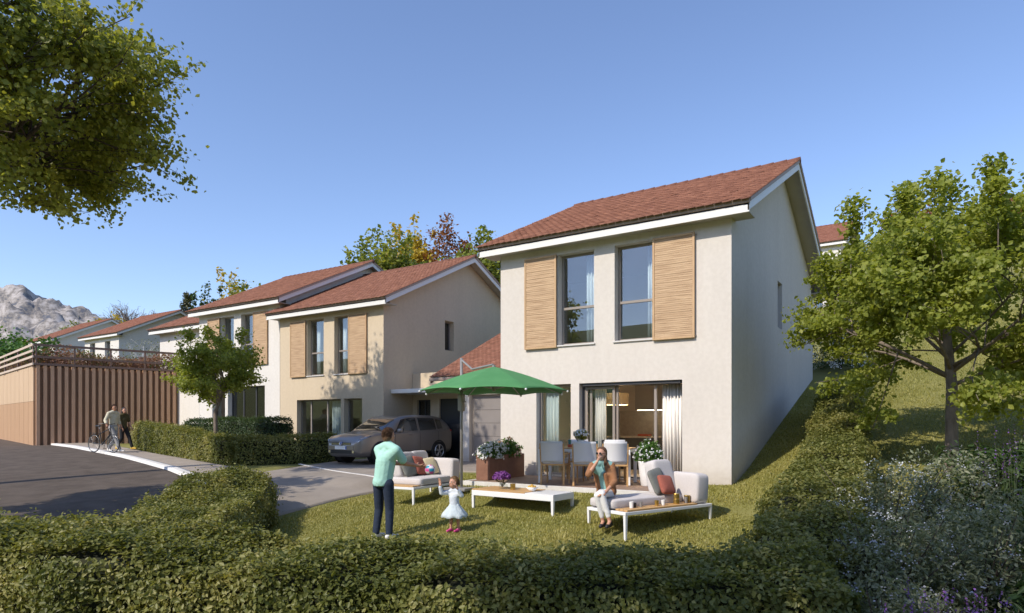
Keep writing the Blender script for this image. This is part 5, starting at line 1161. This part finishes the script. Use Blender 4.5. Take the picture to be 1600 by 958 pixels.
o = MB().lathe([(.024,0),(.028,.004),(.034,.10),(.030,.10),(.022,.01)], 16).build('drinking_glass', 'glass_clear', None, smooth=True, loc=tuple(gl), rot=(R_(35),R_(20),TH)); tag(o, 'clear glass held to the seated woman\'s lips', 'glass')
# --- couple walking on the pavement
def walker(label, X, Y, J, k_, face, **kw):
    u_, w_ = VW(X, Y); return person(label, (u_, w_, hz(u_,w_)+.085), J, k_, face, voxel=.011, **kw)
J = dict(pelvis=(.0,.0,.94), chest=(.0,.0,1.24), neck=(.02,.0,1.48), head=(.045,-.01,1.62), rsh=(-.06,-.17,1.41), lsh=(.06,.17,1.41), rel=(-.13,-.26,1.16), rwr=(-.02,-.36,1.01), lel=(.05,.24,1.14), lwr=(.15,.20,.98), rhip=(-.02,-.09,.9), lhip=(.02,.09,.9),
  rkn=(.16,-.10,.50), lkn=(.0,.09,.48), ran=(.30,-.11,.09), lan=(-.22,.09,.14), rto=(.43,-.12,.05), lto=(-.12,.09,.05), rcu=.8, lcu=.8)
wm_, k = walker('man in open cream shirt pushing a black bicycle', -14.626, 24.2, J, 1.78, (.75,-.6,-.15), skin='skin_tan', hair=('hair_brown', []))
shirt(wm_, J, k, 'shirt_cream', sleeve=.6, hem=(.0,.0,.90), ease=.016, hemz=.80, tor=.9); trousers(wm_, J, k, 'jeans_grey'); shoes(wm_, J, k, 'shoe_white')
J = dict(pelvis=(.0,.0,.88), chest=(.0,.0,1.15), neck=(.02,.0,1.37), head=(.04,-.02,1.51), rsh=(-.08,-.13,1.30), lsh=(.08,.13,1.30), rel=(-.06,-.17,1.05), rwr=(.05,-.17,.85), lel=(.12,.16,1.05), lwr=(.24,.12,.87), rhip=(-.02,-.08,.84), lhip=(.02,.08,.84),
  rkn=(-.02,-.08,.46), lkn=(.18,.07,.47), ran=(-.20,-.08,.15), lan=(.30,.06,.09), rto=(-.10,-.08,.05), lto=(.42,.05,.05))
ww, k = walker('dark-haired woman in olive top and black trousers walking by the hedge', -14.957, 25.4, J, 1.68, (.8,-.55,0), skin='skin', hair=('hair_black', [((0,-.05,0),(0,-.07,-.2),.08,.075),((.06,-.03,-.03),(.07,-.04,-.22),.04,.05),((-.06,-.03,-.03),(-.07,-.04,-.22),.04,.05)]), tor=.86)
shirt(ww, J, k, 'top_olive', tor=.88, sleeve='short'); trousers(ww, J, k, 'black_cloth', tor=.9); shoes(ww, J, k, 'shoe_yellow')
# --- bicycle
fU, fW = VW(-14.160, 23.6); rU, rW = VW(-15.267, 24.1); zb_ = hz((fU+rU)/2,(fW+rW)/2)+.09
bk = empty('bicycle', (rU,rW,zb_), math.atan2(fW-rW,fU-rU)); tag(bk, 'black city bicycle with rear rack pushed along the pavement', 'bicycle')
Wr = .335; wbse = math.hypot(fU-rU, fW-rW); wbse = 1.06 if not .9 < wbse < 1.2 else wbse
for x in (0, wbse):
    t_ = MB().ring(Wr-.017,.017,40,8,'y',(x,0,Wr)).build('wheel', 'tyre', bk, smooth=True); MB().ring(Wr-.038,.010,40,6,'y',(x,0,Wr)).build('rim', 'alloy', t_, smooth=True)
    s_ = MB()
    for i in range(20):
        a = 2*math.pi*i/20; s_.tube([(x,.02*(-1)**i,Wr),(x+(Wr-.04)*math.cos(a),0,Wr+(Wr-.04)*math.sin(a))], .0018, 4, cap=False)
    s_.build('spokes', 'alloy', t_); MB().tube([(x,-.05,Wr),(x,.05,Wr)], .02, 8).build('hub', 'alloy', t_)
fr = MB(); bb = (.44,0,.29); st_ = (.30,0,.86); hd_ = (wbse-.16,0,.88); hl = (wbse-.12,0,.70)
for a, b, r in ((bb,st_,.016),(bb,hl,.019),((.33,0,.68),hd_,.015),(hl,hd_,.018),(bb,(0,.03,Wr),.010),(bb,(0,-.03,Wr),.010),(lerp(bb,st_,.75),(0,.03,Wr),.009),(lerp(bb,st_,.75),(0,-.03,Wr),.009),(hl,(wbse,.05,Wr),.012),(hl,(wbse,-.05,Wr),.012)): fr.tube([a,b], r, 8)
fr.build('frame', 'bike_black', bk)
MB().tube([hd_,(wbse-.18,0,1.02)], .012, 8).tube([(wbse-.36,-.30,1.04),(wbse-.22,-.22,1.06),(wbse-.17,0,1.02),(wbse-.22,.22,1.06),(wbse-.36,.30,1.04)], .011, 8).build('handlebar', 'bike_black', bk)
MB().tube([st_,(.28,0,.95)], .012, 8).build('seat_post', 'alloy', bk); cushion('saddle', .13,.075,.035, 'bike_black', bk, (.25,0,.97), p=2.5)
MB().box(-.18,.22,-.06,.06,.70,.715).tube([(-.1,.05,.70),(0,.03,Wr)], .006, 6).tube([(-.1,-.05,.70),(0,-.03,Wr)], .006, 6).build('rear_rack', 'bike_black', bk)
MB().tube([(.44,-.09,.29),(.44,.09,.29)], .012, 6).ring(.09,.006,24,6,'y',(.44,.05,.29)).build('crank', 'alloy', bk); MB().box(.36,.46,.09,.15,.14,.16).box(.42,.52,-.15,-.09,.42,.44).tube([(.44,.08,.29),(.41,.1,.15)], .008, 6).tube([(.44,-.08,.29),(.47,-.1,.43)], .008, 6).build('pedals', 'bike_black', bk)
# ------------------------------------------------------------------ parked car
def catm(xs, ys, q):
    xs = np.asarray(xs, float); ys = np.asarray(ys, float); m = np.gradient(ys, xs, axis=0); i = np.clip(np.searchsorted(xs, q)-1, 0, len(xs)-2)
    h = xs[i+1]-xs[i]; t = (q-xs[i])/h; sh = (-1,)+(1,)*(ys.ndim-1); t = t.reshape(sh); h = h.reshape(sh)
    return (2*t**3-3*t**2+1)*ys[i] + (t**3-2*t**2+t)*h*m[i] + (-2*t**3+3*t**2)*ys[i+1] + (t**3-t**2)*h*m[i+1]
SX = np.array([-2.10,-2.02,-1.80,-1.45,-1.0,-.5,0,.45,.80,1.10,1.5,1.85,2.03,2.10])
hw = [.66,.80,.86,.89,.89,.89,.89,.89,.89,.88,.86,.80,.70,.58]; zb_ = [.42,.30,.22,.20,.19,.19,.19,.19,.19,.19,.19,.20,.24,.30]
bz_ = [.92,.98,1.00,.98,.96,.94,.92,.905,.895,.885,.85,.78,.68,.60]; tz = [.98,1.16,1.36,1.455,1.485,1.49,1.47,1.38,1.19,1.00,.935,.845,.72,.63]; tw = [.58,.62,.625,.635,.65,.655,.65,.645,.66,.72,.72,.66,.56,.46]
sec = []
for w, b, bl, t, tt in zip(hw, zb_, bz_, tz, tw):
    sec.append([(0,b),(.7*w,b),(.95*w,b+.08),(w,b+.30 if bl > .7 else b+.14),(.985*w,bl-.02),(.94*w if t > bl+.12 else .92*w,bl+.015),(tt,max(t-.045,bl+.02)),(tt*.6,t-.008),(0,t)])
sec = np.array(sec)
def carsurf(x, v):     # x along, v in 0..8 round the half section
    s = catm(SX, sec, np.atleast_1d(np.asarray(x, float))); out = []
    for k in range(len(s)): out.append(catm(np.arange(9), s[k], np.atleast_1d(np.asarray(v, float))))
    return np.array(out)   # (nx,nv,2)
car = empty('parked_car', (-15.12,15.78,hz(-15.1,15.8)+.045), R_(-90-2)); tag(car, 'metallic grey-brown hatchback parked on the driveway beside the sand house', 'car')
def car_patch(name, x0, x1, v0, v1, mat, parent, off=0, both=True, nx=14, nv=8, trim=None, mir=False):
    xs = np.linspace(x0, x1, nx); vs = np.linspace(v0, v1, nv); S = carsurf(xs, vs); res = []
    X = np.repeat(xs[:,None], nv, 1)
    if trim: X = X + trim(np.linspace(0,1,nv))[None,:]*np.linspace(0,1,nx)[:,None]; S = np.array([[carsurf([X[i,j]],[vs[j]])[0,0] for j in range(nv)] for i in range(nx)])
    for sg in ((1,-1) if both else (1,)):
        P = np.stack([X, S[...,0]*sg, S[...,1]], -1); du = np.gradient(P, axis=0); dv = np.gradient(P, axis=1); N = unit(np.cross(du, dv))
        c = P - np.array([0,0,.8]); fl = np.sign((N*c).sum(-1, keepdims=True)); N = N*np.where(fl==0,1,fl); P = P + N*off
        i = np.arange(nx*nv).reshape(nx,nv); F = np.stack([i[:-1,:-1], i[1:,:-1], i[1:,1:], i[:-1,1:]], -1).reshape(-1,4)
        res.append((P.reshape(-1,3), F))
    return res
def put(name, patches, mat, parent, join=False):
    outs = []
    if join:
        V = np.concatenate([p for p,_ in patches]); F = np.concatenate([f + (len(patches[0][0]) if k else 0) for k, (_,f) in enumerate(patches)]); patches = [(V,F)]
    for P, F in patches:
        o = npmesh(name, P, F, mat, parent, smooth=True); fixnormals(o); outs.append(o)
    return outs
pt = car_patch('body', -2.1, 2.1, 0, 8, None, None, nx=90, nv=44)
body = put('body', pt, 'car_paint', car, join=True)[0]
bm = bmesh.new(); bm.from_mesh(body.data); bmesh.ops.remove_doubles(bm, verts=bm.verts, dist=.004); bmesh.ops.holes_fill(bm, edges=[e for e in bm.edges if e.is_boundary], sides=0); bmesh.ops.recalc_face_normals(bm, faces=bm.faces); bm.to_mesh(body.data); bm.free()
put('side_window', car_patch('w', -.34,.72,5.12,5.86,None,None,off=.006,trim=lambda t: -.42*t), 'car_black', car); put('side_window', car_patch('w', -1.22,-.44,5.12,5.86,None,None,off=.006), 'car_black', car); put('quarter_window', car_patch('w', -1.55,-1.28,5.15,5.8,None,None,off=.006,trim=lambda t: 0*t), 'car_black', car)
pmat('headlamp', (.45,.46,.48), (.12,.12,.13), scale=9, rough=.12, metal=.5, coat=1); pmat('car_glass', (.02,.023,.026), rough=.04, spec=.9, coat=1)
for o in car.children:
    if 'window' in o.name: o.data.materials[0] = M('car_glass')
put('windscreen', car_patch('w', .52,1.09,6.12,8,None,None,off=.006), 'car_glass', car, join=True); put('rear_window', car_patch('w', -2.03,-1.80,6.1,8,None,None,off=.006), 'car_glass', car, join=True)
put('headlight', car_patch('w', 1.66,2.06,4.05,5.35,None,None,off=.006), 'headlamp', car); put('tail_light', car_patch('w', -2.085,-1.90,3.9,5.0,None,None,off=.006), 'lamp_red', car)
def front(name, y0, y1, z0, z1, mat, dx=.0, parent=None, d=.02):
    return B(2.085+dx,2.085+dx+d,y0,y1,z0,z1).build(name, mat, parent or car, bevel=.006)
gr = front('grille', -.44,.44,.565,.645,'car_black', .0); 
for i in range(2): B(2.106,2.112,-.43,.43,.585+i*.03,.593+i*.03).build('grille_bar', 'chrome', gr)
front('lower_grille', -.46,.46,.315,.415,'car_black', .0, d=.025); front('bumper_strip', -.56,.56,.425,.55,'car_paint', -.02, d=.05)
for s in (-1,1): MB().tube([(2.04,s*.53,.37),(2.108,s*.53,.37)], .042, 14).build('fog_light', 'chrome', car)
lp = front('number_plate', -.26,.26,.435,.54,'plate_white', .031, d=.008); B(2.1245,2.1258,.215,.26,.44,.535).build('blue_band', 'plate_blue', lp)
em = MB().tube([(2.10,0,.612),(2.122,0,.612)], .062, 24).build('emblem', 'plate_blue', car); MB().ring(.055,.006,24,6,'x',(2.124,0,.612)).tube([(2.125,-.03,.655),(2.125,0,.615),(2.125,.03,.655)], .005, 5).tube([(2.125,-.045,.63),(2.125,-.022,.572),(2.125,0,.605),(2.125,.022,.572),(2.125,.045,.63)], .005, 5).build('emblem_mark', 'chrome', em)
for s in (-1,1):
    cushion('mirror', .06,.10,.065, 'car_paint', car, (.62,s*.98,.99), p=3); 
    for x in (1.30,-1.28):
        B(x-.36,x+.36,min(s*.70,s*.9),max(s*.70,s*.9),.0,.01) 
        MB().ring(.335,.035,40,6,'y',(x,s*.872,.315)).build('wheel_arch', 'car_black', car, smooth=True)
        MB().tube([(x,s*.60,.31),(x,s*.893,.31)], .335, 36).build('wheel_well', 'car_black', car)
        wv = MB().tube([(x,s*.66,.31),(x,s*.885,.31),(x,s*.905,.31)], [.315,.315,.295], 36).build('wheel', 'tyre', car)
        rm = MB().ring(.205,.012,36,6,'y',(x,s*.908,.31))
        for i in range(5):
            a = 2*math.pi*i/5+.3; 
            for e in (-.13,.13): rm.tube([(x+.03*math.cos(a),s*.912,.31+.03*math.sin(a)),(x+.205*math.cos(a+e),s*.909,.31+.205*math.sin(a+e))], .014, 6)
        rm.tube([(x,s*.90,.31),(x,s*.922,.31)], .045, 14); rm.build('rim', 'alloy', wv)
    for x0, x1 in ((.72,.735),(-.395,-.385),(-1.26,-1.25)):
        P = np.concatenate([carsurf([x0],np.linspace(2.6,5.0,14))[0], carsurf([x1],np.linspace(2.6,5.0,14))[0]]); V = np.c_[np.r_[np.full(14,x0),np.full(14,x1)], (P[:,0]+.004)*s, P[:,1]]
        npmesh('door_gap', V, [[i,i+1,i+15,i+14] for i in range(13)], 'car_black', car)
    for x in (.02,-.95): MB().tube([(x-.09,s*.893,.86),(x,s*.915,.865),(x+.09,s*.893,.86)], .012, 6).build('door_handle', 'car_paint', car)
    put('sill_trim', car_patch('w', -.92,.94,1.7,2.4,None,None,off=.004,both=False), 'car_black', car) if s == 1 else None
MB().tube([(-1.5,0,1.46),(-1.72,0,1.58)], .008, 6).build('aerial', 'car_black', car)

# ------------------------------------------------------------------ houses further off
def at_view(x, d):         # lateral offset ratio x (right/ahead) and distance ahead
    return VW(x*d, d)
def far_house(label, Ur, Wf, zb, mat='render_white', base=-5, wd=WD, group='houses further off', op=((.9,1.8,3.1,5.1),(3.4,4.3,3.1,5.1),(1.2,2.2,.1,2.2),(3.2,4.6,.1,2.2))):
    h = house('house', label, Ur, Wf, zb, mat, list(op), [], wd=wd, base=base, tiles='tiles_far'); h['group'] = group
    for a, b, c, d in op: window(h, a, b, c, d, mull=((a+b)/2,))
    return h
u, w = at_view(-.592, 52); far_house('white house with red roof behind the planted roof and bare white shrub', u-.4, w, 2.85)
u, w = at_view(-.691, 60); far_house('white house with red roof nearest the mountain', u-.4, w, 3.4)
u, w = at_view(.498, 43.5); far_house('white hillside house partly hidden by the maple beside the cream gable', u, w, 7.7, base=-8)
u, w = at_view(.745, 82); far_house('pale house with pink roof high on the slope behind the maple', u, w, 17.0, base=-12, wd=9)
u, w = at_view(.80, 98); far_house('pale house with pink roof at the top of the slope', u, w, 21.5, base=-12, wd=9)
u, w = at_view(-.005, 43); far_house('house with red roof showing between the two main houses', u+1.2, w, .9, base=-4)
# ------------------------------------------------------------------ trees further off
def far_tree(name, label, x, d, ztop, rad, leaf, n, ls, seed, lowf=.35, bark='bark', kw={}):
    u, w = at_view(x, d); zg = hz(u, w); h = ztop - zg; rz = h*(1-lowf)/2
    return tree(name, label, (u,w,zg), h, (rad, rz, h-rz), leaf, n, ls, trunk_r=.16 if leaf else .42, first=lowf*.8, n1=12 if leaf else 16, n2=7 if leaf else 10, n3=5 if leaf else 9, seed=seed, clump=rad*.17, lk='quad', group='trees beyond the houses', spires=5 if leaf else 0, bark=bark, **kw)
far_tree('broadleaf_tree', 'green tree with many upright shoots behind the white house roof', -.196, 46, 14.4, 3.1, 'leaf_green_yellow', 11440, .30, 201)
far_tree('broadleaf_tree', 'smaller green tree at the edge of the group behind the roofs', -.238, 43, 12.2, 1.9, 'leaf_green_yellow', 5720, .28, 202)
far_tree('yellow_tree', 'bright yellow autumn tree behind the roofs', -.152, 56, 18.2, 2.6, 'leaf_yellow', 7920, .32, 203)
far_tree('rust_tree', 'thin rust-red autumn tree behind the sand house ridge', -.092, 54, 17.6, 3.0, 'leaf_rust', 6600, .26, 204)
far_tree('yellow_tree', 'low yellow tree below the rust-red one', -.118, 50, 13.6, 1.7, 'leaf_yellow', 3740, .28, 205)
far_tree('broadleaf_tree', 'dark green tree between the two main house roofs', -.038, 45, 13.9, 2.6, 'leaf_green_yellow', 8360, .30, 206)
far_tree('broadleaf_tree', 'green tree right behind the sand house ridge', -.10, 46, 12.6, 2.6, 'leaf_green_yellow', 7920, .30, 216)
far_tree('yellow_tree', 'pale yellow treetop behind the white house roof', -.425, 58, 14.4, 2.2, 'leaf_yellow', 4400, .30, 207)
far_tree('broadleaf_tree', 'green treetop mixed with the pale yellow one', -.40, 55, 12.6, 2.4, 'leaf_green_yellow', 6160, .30, 208)
far_tree('broadleaf_tree', 'small dark green treetop between conifer and yellow treetop', -.458, 54, 12.4, 1.5, 'leaf_deep', 3740, .30, 209)
far_tree('yellow_tree', 'yellow-green bush in front of the mountain', -.612, 76, 13.6, 2.6, 'leaf_yellow', 3740, .36, 210)
far_tree('broadleaf_tree', 'olive bush in front of the mountain foot', -.655, 80, 13.0, 3.2, 'leaf_green_yellow', 3740, .36, 211)
far_tree('broadleaf_tree', 'bright green tree behind the wooden building rails', -.765, 44, 7.2, 3.4, 'leaf_bright', 11440, .26, 212)
far_tree('bare_tree', 'bare winter tree with many fine twigs behind the far roofs', -.590, 84, 17.0, 3.2, None, 0, .1, 213, bark='bark_pale'); far_tree('bare_tree', 'smaller bare winter tree beside the larger bare one', -.555, 84, 16.8, 3.2, None, 0, .1, 214, bark='bark_pale')
u, w = at_view(-.560, 42); tree('bare_shrub', 'white-grey leafless shrub in front of the far white house', (u,w,3.0), 4.2, (1.7,1.5,2.4), 'leaf_silver', 900, .10, trunk_r=.06, first=.25, n1=10, n2=6, n3=5, seed=215, clump=.3, lk='quad', bark='sill')
far_tree('autumn_tree', 'pinkish autumn tree on the skyline behind the maple', .602, 110, 37.8, 4.5, 'leaf_rust', 3960, .4, 217); far_tree('autumn_tree', 'pinkish autumn tree at the crest of the slope', .755, 110, 39.5, 4.0, 'leaf_rust', 3960, .4, 218)
for i, (x, d, zt) in enumerate(((.55,70,20.5),(.62,88,25.5),(.68,80,23.5),(.72,104,31),(.79,90,28),(.58,60,17))):
    far_tree('broadleaf_tree', ['green tree below the skyline next to the hillside house','green tree under the pinkish skyline tree','green tree on the open meadow behind the maple','green tree beside the upper pale house','green tree above the meadow edge','green tree just above the hillside house lawn'][i], x, d, zt, 3.2, ['leaf_green_yellow','leaf_deep'][i%2], 2400, .36, 230+i)
# conifer
u, w = at_view(-.493, 62); zg = hz(u,w); cf = empty('conifer_tree', (u,w,zg)); tag(cf, 'grey-green conifer tip behind the roofs', 'tree', 'trees beyond the houses')
hc = 1.22+.2025*62 - zg; MB().tube([(0,0,-.2),(0,0,hc)], [.22,.03], 8).build('trunk', 'bark', cf); pts = []
for i in range(46):
    z = hc*(.25+.74*i/46); L_ = (hc-z)*.30+.15
    for j in range(6):
        a = rnd(0,6.28); n_ = 16; t = np.linspace(.1,1,n_)
        pts.append(np.stack([np.cos(a)*t*L_, np.sin(a)*t*L_, z - t*t*L_*.35], 1) + rng.normal(0,.09,(n_,3)))
tag(leaf_mesh('crown', np.concatenate(pts), .26, 'leaf_conifer', cf, aspect=.5, kind='quad'), None, kind='stuff')
# ------------------------------------------------------------------ mountain
def mountain():
    na, nr = 260, 90; A = np.linspace(-1.6,-.30,na); Rr = np.linspace(620,1500,nr)
    AA, RR = np.meshgrid(A, Rr, indexing='ij')
    prof = np.interp(A, [-1.6,-1.2,-.95,-.80,-.745,-.72,-.67,-.62,-.575,-.53,-.48,-.30], [.14,.20,.212,.190,.199,.190,.178,.156,.140,.122,.085,.03])
    t = np.clip((RR-620)/(1050-620),0,1); f = np.where(RR<1050, t**.8, 1-.5*(RR-1050)/450)
    P = np.stack([AA*RR/60, RR/60, np.zeros_like(AA)],-1).reshape(-1,3)
    def ridged(P, f, seed):
        v = np.zeros(len(P)); a = 1
        for o in range(5): v += a*(1-np.abs(Noise3(seed+o, 10, f*2**o)(P))); a *= .5
        return v.reshape(AA.shape)
    r = ridged(P, 1.0, 300)
    Z = prof[:,None]*1085*f + (r-1.0)*58*np.clip(t*2,0,1)*np.where(RR<1050,1-.55*t,.4) + 1.2
    X, Y = AA*RR, RR; U, W = X*CT - Y*ST, X*ST + Y*CT; Z = np.where(RR<630, -5, Z)
    i = np.arange(na*nr).reshape(na,nr); F = np.stack([i[:-1,:-1], i[1:,:-1], i[1:,1:], i[:-1,1:]], -1).reshape(-1,4)
    m = bpy.data.materials.new('mountain_rock'); m.use_nodes = True; n, l = m.node_tree.nodes, m.node_tree.links; p = n['Principled BSDF']; p.inputs['Roughness'].default_value = 1; p.inputs['Specular IOR Level'].default_value = .1
    tc = n.new('ShaderNodeTexCoord'); a = n.new('ShaderNodeTexNoise'); a.inputs['Scale'].default_value = .055; a.inputs['Detail'].default_value = 10; a.inputs['Roughness'].default_value = .74; l.new(tc.outputs['Object'], a.inputs['Vector'])
    c = n.new('ShaderNodeValToRGB'); e = c.color_ramp.elements; e[0].position = .40; e[0].color = (.11,.12,.145,1); e[1].position = .66; e[1].color = (.50,.47,.45,1); x = e.new(.47); x.color = (.22,.20,.18,1); x = e.new(.53); x.color = (.34,.315,.295,1)
    l.new(a.outputs['Fac'], c.inputs[0]); l.new(c.outputs[0], p.inputs['Base Color'])
    o = npmesh('mountain', np.stack([U,W,Z],-1).reshape(-1,3), F, m, smooth=True); fixnormals(o); tag(o, 'rocky pale mountain ridge above the far roofs', kind='structure')
mountain()
# trees across the street behind the viewer, seen in the window panes
for i, (x, y, h_, r_) in enumerate(((-16,-14,9,3.2),(-9,-20,11,3.8),(-1,-22,8.5,3.4),(8,-18,10,3.6),(17,-22,9,3.5),(-25,-8,9,3.2))):
    u, w = VW(x, y); tree('garden_tree', ['leafy tree at the far corner of the street','tall leafy tree opposite the driveway','low leafy tree opposite the terrace','leafy tree opposite the maple','leafy tree beyond the flower bed','leafy tree down the road'][i], (u,w,hz(u,w)), h_, (r_,h_*.36,h_*.62), 'leaf_linden', 5000, .30, trunk_r=.2, first=.25, n1=9, n2=5, n3=4, seed=400+i, clump=.55, lk='quad', group='trees behind the street')
